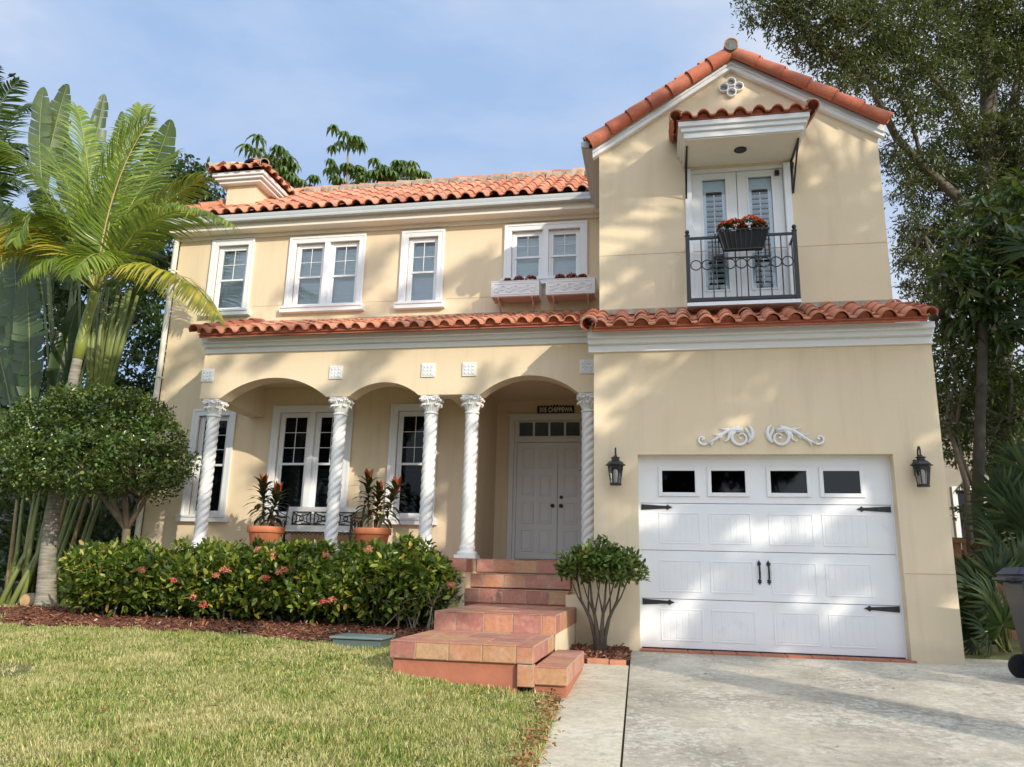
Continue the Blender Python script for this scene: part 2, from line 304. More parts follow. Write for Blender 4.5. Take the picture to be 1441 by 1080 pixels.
# windows: name, x0,x1,z0(bottom of sill),z1(top of trim)
def window(x0, x1, z0, z1, y, n=1, sill=.12, grid=(2, 2), dark=False, trim=.11, depth=.07, blind='slats', sash=.52):
    """casing, sill, sash frames, glass, plantation shutters. returns the wall hole"""
    w = MB(); hz0 = z0+sill; hx0, hx1, hz1 = x0+trim, x1-trim, z1-trim
    w.box(x0, hx0, y-.045, y+.02, hz0, z1); w.box(hx1, x1, y-.045, y+.02, hz0, z1); w.box(hx0, hx1, y-.045, y+.02, hz1, z1)
    w.box(x0-.02, x0+.03, y-.055, y-.0445, hz0, z1+.012); w.box(x1-.03, x1+.02, y-.055, y-.0445, hz0, z1+.012); w.box(x0+.03, x1-.03, y-.055, y-.0445, z1-.03, z1+.012)
    o = w.build('window', M['white'], H, bevel=.004)
    if sill:
        s = MB(); s.box(x0-.07, x1+.07, y-.11, y+.02, z0, hz0-.002); s.box(x0-.04, x1+.04, y-.13, y-.1105, hz0-.045, hz0-.002); s.build('sill', M['white'], o, bevel=.006)
    mull = .10; W = (hx1-hx0-(n-1)*mull)/n; fr = MB(); gm = MB(); mu = MB()
    if n > 1: mu.box(hx0+W, hx0+W+mull, y-.04, y+.1, hz0, hz1)
    for k in range(n):
        a = hx0+k*(W+mull); c = a+W; f = .045; mid = hz0+(hz1-hz0)*(1-sash)
        ya, yb = y+.03, y+.09
        for r in ((a, a+f, hz0, hz1), (c-f, c, hz0, hz1), (a+f, c-f, hz0, hz0+f), (a+f, c-f, hz1-f, hz1)): fr.box(r[0], r[1], ya, yb, r[2], r[3])
        g = .035; a1, c1 = a+f, c-f
        for (s0, s1, yo) in ((hz0+f, mid+.02, .055), (mid-.02, hz1-f, .04)):
            for r in ((a1, a1+g, s0, s1), (c1-g, c1, s0, s1), (a1+g, c1-g, s0, s0+g), (a1+g, c1-g, s1-g, s1)): fr.box(r[0], r[1], y+yo, y+yo+.03, r[2], r[3])
        gz0, gz1 = mid+.015, hz1-f-g; ga, gc = a1+g, c1-g
        for i in range(1, grid[0]): X = ga+(gc-ga)*i/grid[0]; fr.box(X-.0055, X+.0055, y+.05, y+.062, gz0, gz1)
        for i in range(1, grid[1]): Z = gz0+(gz1-gz0)*i/grid[1]; fr.box(ga, gc, y+.051, y+.061, Z-.0055, Z+.0055)
        gm.box(ga-.005, gc+.005, y+.066, y+.070, hz0+f+g-.005, gz1+.005)
        if blind:
            bl = MB(); z = hz0+.1
            while z < hz1-.08:
                dz, dy = (.026, .02) if blind == 'slats' else (.02, .03)
                bl.obox(((a1+c1)/2, y+.15, z), ((c1-a1)/2-.03, 0, 0), (0, dy*.9, -dz*1.15), (0, .002, .003)); z += .078
            for X in (a1+.015, c1-.015): bl.box(X-.028, X+.028, y+.135, y+.165, hz0+.03, hz1-.03)
            bl.box(a1+.04, c1-.04, y+.136, y+.164, mid-.03, mid+.03)
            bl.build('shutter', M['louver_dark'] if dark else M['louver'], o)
    if n > 1: mu.build('mullion', M['white'], o)
    fr.build('sash', M['white_gloss'], o, bevel=.002); gm.build('pane', M['glass_dark'] if dark else M['glass'], o)
    return (hx0, hx1, hz0, hz1)
holes = []
for a in [(-8.27, -7.42, 5.37, 6.90, 1), (-6.67, -5.20, 5.38, 6.86, 2), (-4.48, -3.70, 5.37, 6.86, 1)]:
    holes.append(window(a[0], a[1], a[2], a[3], MY, a[4]))
holes.append(window(-2.57, -1.14, 5.72, 6.87, MY, 2, sill=.12))
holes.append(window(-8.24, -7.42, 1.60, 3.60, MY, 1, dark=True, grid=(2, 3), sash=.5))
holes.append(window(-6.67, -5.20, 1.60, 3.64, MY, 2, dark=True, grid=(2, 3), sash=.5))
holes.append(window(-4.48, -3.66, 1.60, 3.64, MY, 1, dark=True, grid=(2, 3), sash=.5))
w = MB(); w.wall(-9.0, -.8, -.3, 7.02, MY, .2, holes+[(-2.94, -.84, 1.06, 4.02)])
w.box(-9.0, -8.8, MY+.2, 8.9, -.3, 7.02); w.box(-9.0, -.8, 8.7, 8.9, -.3, 7.02)
w.box(-3.1, -2.94, MY+.2, DY+.2, 1.0, 4.1)     # alcove left cheek
w.build('main_wall', ST, H)
w = MB(); w.wall(-2.94, -.80, 1.0, 4.1, DY, .15, [(-2.60, -.93, 1.08, 3.62)]); w.build('entry_wall', ST, H)
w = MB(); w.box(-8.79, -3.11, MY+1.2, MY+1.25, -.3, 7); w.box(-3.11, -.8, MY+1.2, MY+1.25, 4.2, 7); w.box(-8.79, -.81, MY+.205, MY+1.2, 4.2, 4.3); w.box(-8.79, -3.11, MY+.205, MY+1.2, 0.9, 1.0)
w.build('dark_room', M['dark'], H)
# garage block
gh = (-.25, 2.81, 0.0, 2.4)
w = MB(); w.wall(-.81, 3.37, -.3, 4.0, 0, .26, [gh]); w.box(-.81, -.56, .26, 8.9, -.3, 4.0); w.box(3.12, 3.37, .26, 8.9, -.3, 4.0); w.box(-.56, 3.12, 8.7, 8.9, -.3, 4.0)
w.build('garage_wall', ST, H)
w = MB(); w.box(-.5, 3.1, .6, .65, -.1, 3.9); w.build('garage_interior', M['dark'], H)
# upper gable wing
bh = (.52, 1.84, 4.48, 6.57)
w = MB(); w.wall(-.76, 3.08, 3.9, 6.93, UY, .22, [bh]); w.prism([(-.76, 6.93), (3.08, 6.93), (1.16, 8.24)], UY, UY+.22)
w.box(-.76, -.55, UY+.22, 8.9, 3.9, 6.93); w.box(2.87, 3.08, UY+.22, 8.9, 3.9, 6.93); w.prism([(-.76, 3.9), (3.08, 3.9), (3.08, 6.93), (1.16, 8.24), (-.76, 6.93)], 8.7, 8.9)
w.build('gable_wall', ST, H)
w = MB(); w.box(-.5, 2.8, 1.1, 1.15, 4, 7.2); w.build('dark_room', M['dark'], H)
# stucco control joints
for a, c, y, z in ((-.755, 3.075, UY, 5.30), (2.82, 3.365, 0, .985), (-7.34, -6.74, MY, 5.548), (-5.13, -4.55, MY, 5.548), (-3.63, -.82, MY, 5.548)): w = MB(); w.box(a, c, y-.0025, y+.01, z, z+.009); w.build('control_joint', M['joint'], H)
# porch arcade: strips from arch curve to the top
def arcade():
    b = MB(); bays = [(-6.80, -5.02, .32), (-4.64, -3.53, .21), (-2.56, -1.12, .27)]; zt = 4.30; y0, y1 = PY0, PY0+.30
    X = [-7.16]; 
    def zbot(x):
        for a, c, r in bays:
            if a <= x <= c:
                Rr = ((c-a)**2/4+r*r)/(2*r); return 3.45+math.sqrt(max(0, Rr*Rr-(x-(a+c)/2)**2))-(Rr-r)
        return 3.45
    for a, c, r in bays: X += list(np.linspace(a, c, 33))
    X += [-.80]; X = sorted(X); n = len(X)
    V = [(x, y, z) for y in (y0, y1) for x in X for z in (zbot(x), zt)]
    F = []
    for i in range(n-1):
        p = 2*i; q = p+2*n; F += [(p, p+2, p+3, p+1), (q, q+1, q+3, q+2), (p, q, q+2, p+2), (p+1, p+3, q+3, q+1)]
    F += [(0, 1, 2*n+1, 2*n)]; b.add(V, F)
    b.box(-7.16, -6.86, y1, MY, 3.45, zt)      # return beam to the house wall
    b.box(-3.10, -2.94, y1, MY, 3.45, zt)     # beam over the entry side
    return b
arcade().build('porch_arcade', ST, H, smooth=False)
w = MB(); w.box(-6.86, -.81, PY0+.3, MY, 3.98, 4.05); w.box(-2.94, -.81, MY, DY, 4.0, 4.05); w.build('porch_ceiling', ST, H)
# porch floor, front wall, caps
w = MB(); w.box(-7.25, -2.55, .85, MY, -.3, .88); w.box(-1.2, -.81, .85, MY, -.3, .88)
w.box(-2.87, -2.55, .30, .85, -.3, .88); w.box(-1.2, -.81, .3, .85, -.3, .62); w.box(-2.55, -1.2, 1.0, MY, -.3, .88); w.build('porch_base', ST, H)
def tiled_box(x0, x1, y0, y1, z0, z1, grout, tiles, t=.3, faces='ftr', gap=.013, tz=None, off=0.0):
    """solid grout core with thin clay tiles on front (f), top (t), right (r), left (l)"""
    grout.box(x0+.006, x1-.006, y0+.006, y1, z0, z1-.006)
    def cuts(a, c, s, o=0):
        L = [a]; x = a+(s if not o else s*o)
        while x < c-.06: L.append(x); x += s
        return L+[c]
    cx = cuts(x0, x1, t, off); cy = cuts(y0, y1, t)
    def jt(): return random.uniform(-.0012, .0012)
    if 'f' in faces:
        for a, c in zip(cx[:-1], cx[1:]): tiles.box(a+gap/2, c-gap/2, y0-.001+jt(), y0+.012, z0+.004, z1-.0135)
    if 't' in faces:
        for a, c in zip(cx[:-1], cx[1:]):
            for d, e in zip(cy[:-1], cy[1:]): tiles.box(a+gap/2, c-gap/2, d+(gap/2 if d > y0 else -.004), e-gap/2, z1-.012, z1+jt())
    for f, xa in (('r', x1), ('l', x0)):
        if f in faces:
            for d, e in zip(cy[:-1], cy[1:]):
                if f == 'r': tiles.box(x1-.012, x1+.001+jt(), d+gap/2+.014, e-gap/2, z0+.004, z1-.0135)
                else: tiles.box(x0-.001+jt(), x0+.012, d+gap/2+.014, e-gap/2, z0+.004, z1-.0135)
PF = MB(); PG = MB()
tiled_box(-7.30, -2.55, .70, 1.0, .88, 1.06, PG, PF, .31, 'ft'); tiled_box(-2.90, -2.53, .28, .70, .88, 1.055, PG, PF, .31, 'ftr')
tiled_box(-2.55, -.82, 1.0, DY, .88, 1.06, PG, PF, .31, 't'); tiled_box(-7.3, -2.56, 1.0, MY, .88, 1.06, PG, PF, .31, 't'); tiled_box(-1.2, -.82, .7, 1.0, .88, 1.06, PG, PF, .31, 'ft')
pf = PG.build('porch_floor', M['grout'], H); PF.build('paving_tile', M['ftile'], pf, bevel=.002)
# ---- mouldings
def cornice(b, x0, x1, y, z0, z1, out=(.03, .10, .17), frac=(.42, .68, 1.0)):
    z = z0
    for o, f in zip(out, frac):
        zn = z0+(z1-z0)*f; b.box(x0, x1, y-o, y+.0, z+.0, zn-.006); b.box(x0, x1, y-o-.012, y, zn-.006, zn); z = zn
w = MB(); cornice(w, -7.14, -.90, PY0, 4.19, 4.40); 
for o, a, c in ((.03, 4.19, 4.278), (.10, 4.278, 4.333), (.17, 4.333, 4.40)): w.box(-7.16-o*.5, -7.16, PY0+.001, MY-.01, a, c)
w.build('porch_cornice', M['white'], H, bevel=.005)
w = MB(); cornice(w, -.88, 3.37, 0, 3.77, 4.00, (.04, .12, .20))
for o, a, c in ((.04, 3.77, 3.867), (.12, 3.867, 3.926), (.20, 3.926, 4.0)): w.box(3.37, 3.37+o*.2+.01, .001, 1.5, a, c)
w.build('garage_cornice', M['white'], H, bevel=.005)
# ---- roofs: interlocking barrel tiles, each a mesh island
def tiles(b, O, ax, upv, nrm, W, L, pw=.25, ex=.36, h=.075, clip=None, seed=1, thick=.018):
    O, ax, upv, nrm = map(lambda q: np.asarray(q, float), (O, ax, upv, nrm)); rg = random.Random(seed)
    nc = int(round(W/pw)); pw = W/nc; nr = int(math.ceil(L/ex)); U = np.array([0, .012, .04, .09, .16, .25, .34, .43, .52, .59, .64, .668, .68, .84, 1.0])
    prof = [(h*max(0, math.sin(PI*u/.68))**.6) if u < .68 else (-.010*math.sin(PI*(u-.68)/.32)) for u in U]
    for i in range(nc):
        for j in range(nr):
            s0, s1 = j*ex-.03, min((j+1)*ex+.02, L+.02)
            if clip and not clip((i+.5)*pw, (s0+s1)/2): continue
            dx = rg.uniform(-.006, .006); dz = rg.uniform(-.005, .008); ds = rg.uniform(-.014, .014); tw = rg.uniform(-.011, .011)
            V = []
            for s, lift in ((s0+ds, .03+dz), (s1+ds, .004+dz)):
                for u, z in zip(U, prof): V.append(O+ax*((i+u)*pw+dx+(tw if s > s0+.1 else 0))+upv*s+nrm*(z+lift))
            for u, z in zip(U, prof): V.append(O+ax*((i+u)*pw+dx)+upv*(s0+ds)+nrm*(z+.03+dz-thick))
            for u, z in zip(U, prof): V.append(O+ax*((i+u)*pw+dx)+upv*(s0+ds+.12)+nrm*(z+.03+dz-thick))
            n = len(U); F = [(k, k+1, n+k+1, n+k) for k in range(n-1)]+[(2*n+k, 2*n+k+1, k+1, k) for k in range(n-1)]+[(3*n+k, 3*n+k+1, 2*n+k+1, 2*n+k) for k in range(n-1)]
            b.add(V, F)
def barrels(b, p0, p1, r, seg, upv, taper=.86, seed=3, arc=(-.15, 1.15), lift=.02):
    """run of overlapping half-round tiles from p0 (low) to p1 (high)"""
    p0 = np.asarray(p0, float); p1 = np.asarray(p1, float); L = np.linalg.norm(p1-p0); d = (p1-p0)/L; upv = np.asarray(upv, float); upv = upv-d*(upv@d); upv /= np.linalg.norm(upv); sd = np.cross(d, upv)
    n = max(1, int(round(L/seg))); sg = L/n; rg = random.Random(seed)
    for i in range(n):
        A = np.linspace(arc[0]*PI, arc[1]*PI, 13); V = []; j = rg.uniform(-.004, .004)
        for s, rr, li in ((i*sg-.03, r, lift), (i*sg+sg*.55, r*(1+taper)/2, lift*.5), ((i+1)*sg+.015, r*taper, 0)):
            for a in A: V.append(p0+d*s+sd*(rr*math.cos(a)+j)+upv*(rr*math.sin(a)+li))
        for a in A: V.append(p0+d*(i*sg-.03)+sd*((r-.016)*math.cos(a)+j)+upv*((r-.016)*math.sin(a)+lift))
        for a in A: V.append(p0+d*(i*sg+.10)+sd*((r-.016)*math.cos(a)+j)+upv*((r-.016)*math.sin(a)+lift))
        m = len(A); b.add(V, [(k, k+1, m+k+1, m+k) for k in range(m-1)]+[(m+k, m+k+1, 2*m+k+1, 2*m+k) for k in range(m-1)]+[(3*m+k, 3*m+k+1, k+1, k) for k in range(m-1)]+[(4*m+k, 4*m+k+1, 3*m+k+1, 3*m+k) for k in range(m-1)])
def slope(O, ax, y0, z0, y1, z1): 
    v = np.array([0, y1-y0, z1-z0]); L = np.linalg.norm(v); v /= L; n = np.cross(np.array([1., 0, 0]), v); return v, n, L
# porch roof
def shed(name, x0, x1, y0, z0, y1, z1, pw, ex, seed, h=.075, birdstop=True, ends=''):
    v, n, L = slope(None, None, y0, z0, y1, z1)
    b = MB(); b.obox(((x0+x1)/2, (y0+y1)/2+.0, (z0+z1)/2-.012), ((x1-x0)/2, 0, 0), v*L/2, n*.008)
    r = b.build(name, M['deck'], H)
    t = MB(); tiles(t, (x0, y0, z0), (1, 0, 0), v, n, x1-x0, L, pw, ex, h, seed=seed); t.build('roof_tile', M['tile'], r, smooth='auto')
    if birdstop:
        s = MB(); nc = int(round((x1-x0)/pw)); p = (x1-x0)/nc
        for i in range(nc):
            c = np.array([x0+(i+.32)*p, y0+.045, z0]); A = np.linspace(0, PI, 9)
            V = [c+np.array([p*.30*math.cos(a), 0, 0])+n*(.014+(h)*math.sin(a)) for a in A]; s.add(V, [tuple(range(9))])
        s.box(x0, x1, y0+.03, y0+.05, z0-.05, z0+.02); s.build('tile_closure', M['tile_deep'], r)
    return r, v, n, L
pr, v, n, L = shed('porch_roof', -7.08, -.82, .56, 4.41, MY, 5.16, .235, .36, 5)
t = MB(); barrels(t, (-7.11, .50, 4.45), (-7.11, MY, 5.23), .085, .36, (0, 0, 1)); t.build('verge_tile', M['tile_deep'], pr, smooth='auto')
m_ = MB(); m_.box(-7.2, -.85, MY-.09, MY-.002, 5.14, 5.235); m_.build('mortar_fillet', M['mortar'], pr)
gr_, v, n, L = shed('garage_roof', -.80, 3.24, -.38, 4.015, UY, 4.40, .262, .235, 9, .082)
t = MB(); barrels(t, (-.84, -.42, 4.03), (-.84, UY, 4.43), .10, .25, (0, 0, 1), arc=(-.2, 1.45)); t.build('verge_tile', M['tile_deep'], gr_, smooth='auto'); t = MB(); barrels(t, (3.26, -.42, 4.03), (3.26, UY+.2, 4.45), .075, .3, (0, 0, 1))
t.build('verge_tile', M['tile_deep'], gr_, smooth='auto')
m_ = MB(); m_.box(-.72, 3.05, UY-.06, UY-.002, 4.40, 4.475); A = np.linspace(-.2*PI, 1.45*PI, 15); 
m_.tube([(-.84+.107*math.cos(-a+PI), -.445, 4.045+.107*math.sin(-a+PI)) for a in np.linspace(-.2*PI, .95*PI, 14)], .009, 6); m_.build('mortar_fillet', M['mortar'], gr_)
# main roof with a hip at the left end
E0, RZ, RY = 7.27, 8.66, 4.15; v, n, L = slope(None, None, 2.10, E0, RY, RZ)
b = MB(); b.add([(-9.1, 2.24, E0+.04), (-.6, 2.24, E0+.04), (-.6, RY, RZ-.02), (-7.3, RY, RZ-.02), (-9.2, 6.2, E0-.02), (-.6, 6.2, E0-.02)], [(0, 1, 2, 3), (4, 0, 3), (5, 4, 3, 2)])
R1 = b.build('main_roof', M['deck'], H)
t = MB(); tiles(t, (-9.2, 2.1, E0), (1, 0, 0), v, n, 8.45, L, .255, .37, .078, seed=21, clip=lambda x, s: x > s*.78 and x < 8.42)
vb = np.array([0, -(RY-2.1), RZ-E0])/L; nb = np.array([0, v[2], v[1]]); tiles(t, (-.75, 6.2, E0), (-1, 0, 0), vb, nb, 8.45, L, .25, .37, .078, seed=22, clip=lambda x, s: x < 8.45-s*.78)
vl = np.array([1.9, 0, RZ-E0]); Lh = np.linalg.norm(vl); vl /= Lh; nl = np.cross(np.array([0, -1., 0]), vl); tiles(t, (-9.2, 6.2, E0), (0, -1, 0), vl, nl, 4.1, Lh, .25, .37, .078, seed=23, clip=lambda y, s: s*.8 < y < 4.1-s*.8)
t.build('roof_tile', M['tile'], R1, smooth='auto')
t = MB(); barrels(t, (-7.3, RY, RZ+.05), (-.7, RY, RZ+.05), .115, .40, (0, 0, 1), seed=6); barrels(t, (-9.2, 2.1, E0+.05), (-7.3, RY, RZ+.07), .11, .38, (0, 0, 1), seed=7); t.build('ridge_cap', M['tile'], R1, smooth='auto')
t = MB(); 
for i in range(17):
    x = -7.3+i*.4; t.box(x, x+.385, RY-.20+random.uniform(-.02, .02), RY+.2, RZ-.10, RZ+.055+random.uniform(-.01, .015))
t.build('ridge_mortar', M['mortar'], R1, bevel=.02)
# gutters
def gutter_profile(x0, x1, y, z, b):
    P = [(0, 0), (-.02, -.01), (-.125, -.01), (-.13, .02), (-.112, .045), (-.135, .10), (-.13, .118), (-.115, .112), (-.1, .05), (-.03, .01), (-.005, .12), (0, .12)]
    n = len(P); V = [(x, y+p, z+q) for x in (x0, x1) for p, q in P]; b.add(V, [(i, (i+1) % n, (i+1) % n+n, i+n) for i in range(n)]+[tuple(range(n)), tuple(range(2*n-1, n-1, -1))])
w = MB(); gutter_profile(-9.12, -.93, 2.22, 7.12, w); w.build('gutter', M['gutter'], H, smooth='auto')
w = MB(); w.box(-9.08, -.80, 2.22, MY+.01, 7.0, 7.06); w.box(-9.08, -.80, 2.222, 2.26, 7.06, 7.24); w.box(-9.0, -.80, MY-.045, MY-.001, 6.93, 7.0); w.build('eave_fascia', M['soffit'], H, bevel=.004)
w = MB(); w.tube([(-9.03, 2.40, 7.1), (-9.03, 2.42, 6.95), (-9.03, 2.43, .1), (-9.03, 2.36, .02)], .05, 12)
for z in (6.3, 4.2, 2.2): w.box(-9.09, -8.97, 2.37, 2.5, z, z+.03)
w.build('downpipe', M['soffit'], H, smooth='auto')
w = MB(); w.box(-1.06, -.79, 2.06, 2.16, 7.22, 7.30); w.lathe([(.0, 7.30), (.16, 7.31), (.13, 7.36), (.05, 7.39), (0, 7.39)], (-.98, 2.2, 0), 16); w.build('flashing', M['metal'], H, smooth='auto')
# gable roof
AX, AZ, EXL, EXR, EZ = 1.16, 8.34, -.85, 3.15, 7.06
gs = []
for sx, X in ((-1, EXL), (1, EXR)):
    vv = np.array([AX-X, 0, AZ-EZ]); Lg = np.linalg.norm(vv); vv /= Lg; nn = np.array([-vv[2]*(1 if sx < 0 else -1), 0, abs(vv[0])]); gs.append((sx, X, vv, nn, Lg))
b = MB(); b.add([(EXL, .2, EZ-.03), (AX, .2, AZ-.03), (EXR, .2, EZ-.03), (EXL, 9, EZ-.03), (AX, 9, AZ-.03), (EXR, 9, EZ-.03)], [(0, 1, 4, 3), (1, 2, 5, 4)])
R2 = b.build('gable_roof', M['deck'], H)
t = MB(); rk = MB(); ru = MB()
for sx, X, vv, nn, Lg in gs:
    if sx < 0: tiles(t, (X, 9.0, EZ), (0, -1, 0), vv, nn, 8.78, Lg, .25, .37, .075, seed=31)
    else: tiles(t, (X, .22, EZ), (0, 1, 0), vv, nn, 8.78, Lg, .25, .37, .075, seed=32)
    p0 = np.array([X, .21, EZ-.0])-nn*.02-vv*.03; p1 = np.array([AX, .21, AZ+.0])-nn*.02
    barrels(rk, p0, p1, .115, .37, (0, -.85, .5) if 1 else 0, taper=.82, arc=(-.12, 1.02), lift=.02, seed=40+sx)
    barrels(ru, p0+nn*.105+np.array([0, .12, 0]), p1+nn*.105+np.array([0, .12, 0]), .085, .40, nn, taper=.9, lift=.025, seed=50+sx)
t.build('roof_tile', M['tile'], R2, smooth='auto'); rk.build('rake_tile', M['tile_deep'], R2, smooth='auto'); ru.build('verge_tile', M['tile'], R2, smooth='auto')
t = MB(); barrels(t, (AX, .10, AZ+.015), (AX, 9, AZ+.015), .10, .42, (0, 0, 1), seed=8); t.build('ridge_cap', M['tile'], R2, smooth='auto')
t = MB(); t.lathe([(0, -.012), (.095, -.012), (.10, .0), (.098, .08), (0, .08)], (AX, .09, AZ+.03), 20, axis=1); t.build('ridge_end', solid('old_grey_mortar', (.15, .155, .14), .95, .35, 14, .4, 30), R2, smooth='auto')
w = MB()
for sx, X, vv, nn, Lg in gs:
    c0 = np.array([X+sx*.0, 0, EZ-.085]); c1 = np.array([AX, 0, AZ-.085]); 
    for (dz, hh, yo) in ((0, .075, .30), (-.02, .11, .325)):
        lo = c0+vv*.0; hi = c1
        P = [(lo[0], lo[2]+dz), (hi[0], hi[2]+dz), (hi[0], hi[2]+dz-hh*1.22), (lo[0], lo[2]+dz-hh*1.22)]
        w.prism(P if sx < 0 else P[::-1], yo-.06, UY-.001 if yo > .31 else .3)
w.build('rake_trim', M['white'], H)
w = MB(); w.box(-1.02, -.90, .26, 2.06, 7.0, 7.10); w.box(-.96, -.76, .30, 2.2, 6.96, 7.0); w.build('gutter', M['gutter'], H, bevel=.01)
# quatrefoil vent of four clay pipes
q = MB(); qd = MB(); zc = 7.825
for dx, dz in ((0, .085), (0, -.085), (-.105, 0), (.105, 0)):
    q.lathe([(.050, .25), (.068, .25), (.072, .05), (.070, -.055), (.058, -.058), (.052, -.04), (.050, .10)], (AX+dx, UY, zc+dz), 20, axis=1); qd.lathe([(0, -.012), (.052, -.012), (.052, .0), (0, .0)], (AX+dx, UY, zc+dz), 20, axis=1)
q.f = [f for f in q.f if len(f) < 10]
M['vent_grey'] = solid('vent_grey', (.22, .21, .20), .8)  # flat grey discs paint the shade inside each open pipe
qo = q.build('gable_vent', M['white'], H, smooth='auto'); qd.build('vent_bore_disc', M['vent_grey'], qo)
# chimney
w = MB(); w.box(-8.22, -7.60, 2.62, 3.35, 7.3, 8.2); ch = w.build('chimney', ST, R1)
w = MB()
for o, a, c in ((.10, 8.12, 8.18), (.16, 8.18, 8.235), (.20, 8.235, 8.315)): w.box(-8.24-o, -7.56+o, 2.60-o, 3.37+o, a, c)
w.build('chimney_cornice', M['white'], ch, bevel=.006)
w = MB(); x0, x1, y0, y1, z0 = -8.48, -7.32, 2.34, 3.63, 8.33; zt = 8.62; xa, xb, ya, yb = -8.08, -7.72, 2.83, 3.14
w.add([(x0, y0, z0), (x1, y0, z0), (x1, y1, z0), (x0, y1, z0), (xa, ya, zt), (xb, ya, zt), (xb, yb, zt), (xa, yb, zt)], [(0, 1, 5, 4), (1, 2, 6, 5), (2, 3, 7, 6), (3, 0, 4, 7), (4, 5, 6, 7)]); hood = w.build('chimney_hood', M['deck'], ch)
t = MB(); m_ = MB()
for (o, ax, up0, W) in (((x0, y0, z0), (1, 0, 0), (0, ya-y0, zt-z0), x1-x0), ((x1, y0, z0), (0, 1, 0), (xb-x1, 0, zt-z0), y1-y0), ((x1, y1, z0), (-1, 0, 0), (0, yb-y1, zt-z0), x1-x0), ((x0, y1, z0), (0, -1, 0), (xa-x0, 0, zt-z0), y1-y0)):
    up0 = np.array(up0); Lc = np.linalg.norm(up0); up0 = up0/Lc; nn = np.cross(np.array(ax, float), up0); nn *= np.sign(nn[2])
    tiles(t, o, ax, up0, nn, W, Lc, .24, .32, .07, seed=int(60+W*9), clip=lambda x, s, W=W: s*.8 < x+.08 and x-.08 < W-s*.8)
t.build('roof_tile', M['tile'], hood, smooth='auto')
for (p, q2) in (((x0, y0, z0), (xa, ya, zt)), ((x1, y0, z0), (xb, ya, zt)), ((x1, y1, z0), (xb, yb, zt)), ((x0, y1, z0), (xa, yb, zt))): barrels(m_, np.array(p)+(0, 0, .06), np.array(q2)+(0, 0, .06), .09, .3, (0, 0, 1))
m_.build('hip_cap', M['mortar'], hood, smooth='auto')
w = MB(); w.box(-8.1, -7.65, 2.83, 3.25, 8.6, 8.72); w.lathe([(0, 8.72), (.26, 8.73), (.27, 8.77), (.2, 8.83), (.06, 8.86), (0, 8.86)], (-7.85, 3.0, 0), 18); w.build('flue_cap', M['black'], ch, smooth='auto')
# ---- columns
def column(x, z0, z1, y, base=True):
    b = MB(); n = 40; R = .088; zs_ = np.arange(z0+.20, z1-.27, .0115); V = []
    for z in zs_:
        for k in range(n):
            th = 2*PI*k/n; ph = 2*(th)+2*PI*(z)/.235; r = R*.90+.022*abs(math.sin(ph))**.75; V.append((x+r*math.cos(-th), y+r*math.sin(-th), z))
    m = len(zs_); b.add(V, [(i*n+k, (i+1)*n+k, (i+1)*n+(k+1) % n, i*n+(k+1) % n) for i in range(m-1) for k in range(n)])
    c = b.build('column', M['column'], H, smooth=True)
    b = MB(); b.box(x-.155, x+.155, y-.155, y+.155, z0, z0+.05); b.lathe([(.14, z0+.05), (.15, z0+.07), (.145, z0+.09), (.115, z0+.105), (.108, z0+.13), (.116, z0+.15), (.112, z0+.17), (.098, z0+.19), (.093, z0+.21), (0, z0+.21)], (x, y, 0), 28)
    b.build('column_base', M['column'], c, smooth='auto')
    b = MB(); zc = z1-.27; b.lathe([(0, zc-.01), (.09, zc-.01), (.108, zc+.0), (.112, zc+.015), (.106, zc+.03), (.088, zc+.04), (.086, zc+.10), (.10, zc+.17), (.125, zc+.23), (.13, zc+.25), (0, zc+.25)], (x, y, 0), 24)
    for tier, (zz, rr, hh, cnt, off) in enumerate(((zc+.05, .085, .10, 8, 0), (zc+.11, .092, .12, 8, PI/8))):
        for k in range(cnt):
            a = 2*PI*k/cnt+off; d = np.array([math.cos(a), math.sin(a), 0]); s_ = np.array([-math.sin(a), math.cos(a), 0]); P = []
            c0 = np.array([x, y, zz])+d*rr
            pts = [c0, c0+d*.015+np.array([0, 0, hh*.5]), c0+d*.045+np.array([0, 0, hh*.92]), c0+d*.075+np.array([0, 0, hh*.86]), c0+d*.08+np.array([0, 0, hh*.66])]
            for q_ in (-1, 0, 1): b.tube([p+s_*q_*.022*(1-.25*i/4) for i, p in enumerate(pts)], [.012, .017, .018, .014, .007], 6)
    for k in range(4):
        a = PI/4+k*PI/2; d = np.array([math.cos(a), math.sin(a), 0]); s_ = np.array([-math.sin(a), math.cos(a), 0])
        c0 = np.array([x, y, zc+.205])+d*.165
        for q_ in (-.02, .02): b.tube([c0+s_*q_+d*(.034*math.cos(t)*(1-t/9))+np.array([0, 0, .034*math.sin(t)*(1-t/9)]) for t in np.linspace(0, 7.5, 16)], .0115, 6)
        b.tube([np.array([x, y, zc+.10])+d*.09, np.array([x, y, zc+.18])+d*.11, c0+np.array([0, 0, .03])], [.01, .014, .014], 6)
        m = PI/2*k; d2 = np.array([math.cos(m), math.sin(m), 0]); b.ball(np.array([x, y, zc+.225])+d2*.125, .028, 8, 6, (1, 1, .9))
    V = []
    for zz, sc_ in ((zc+.238, .92), (zc+.25, 1), (zc+.27, 1)):
        for k in range(32):
            a = 2*PI*k/32; sq = .15/max(abs(math.cos(a)), abs(math.sin(a))); rr = min(sq, .195)-.028*abs(math.cos(2*a))**2; V.append((x+rr*sc_*math.cos(a), y+rr*sc_*math.sin(a), zz))
    b.add(V, [(i*32+k, i*32+(k+1) % 32, (i+1)*32+(k+1) % 32, (i+1)*32+k) for i in range(2) for k in range(32)]+[tuple(range(31, -1, -1)), tuple(range(64, 96))])
    b.build('capital', M['column'], c, smooth='auto')
    return c
CY = PY0+.15
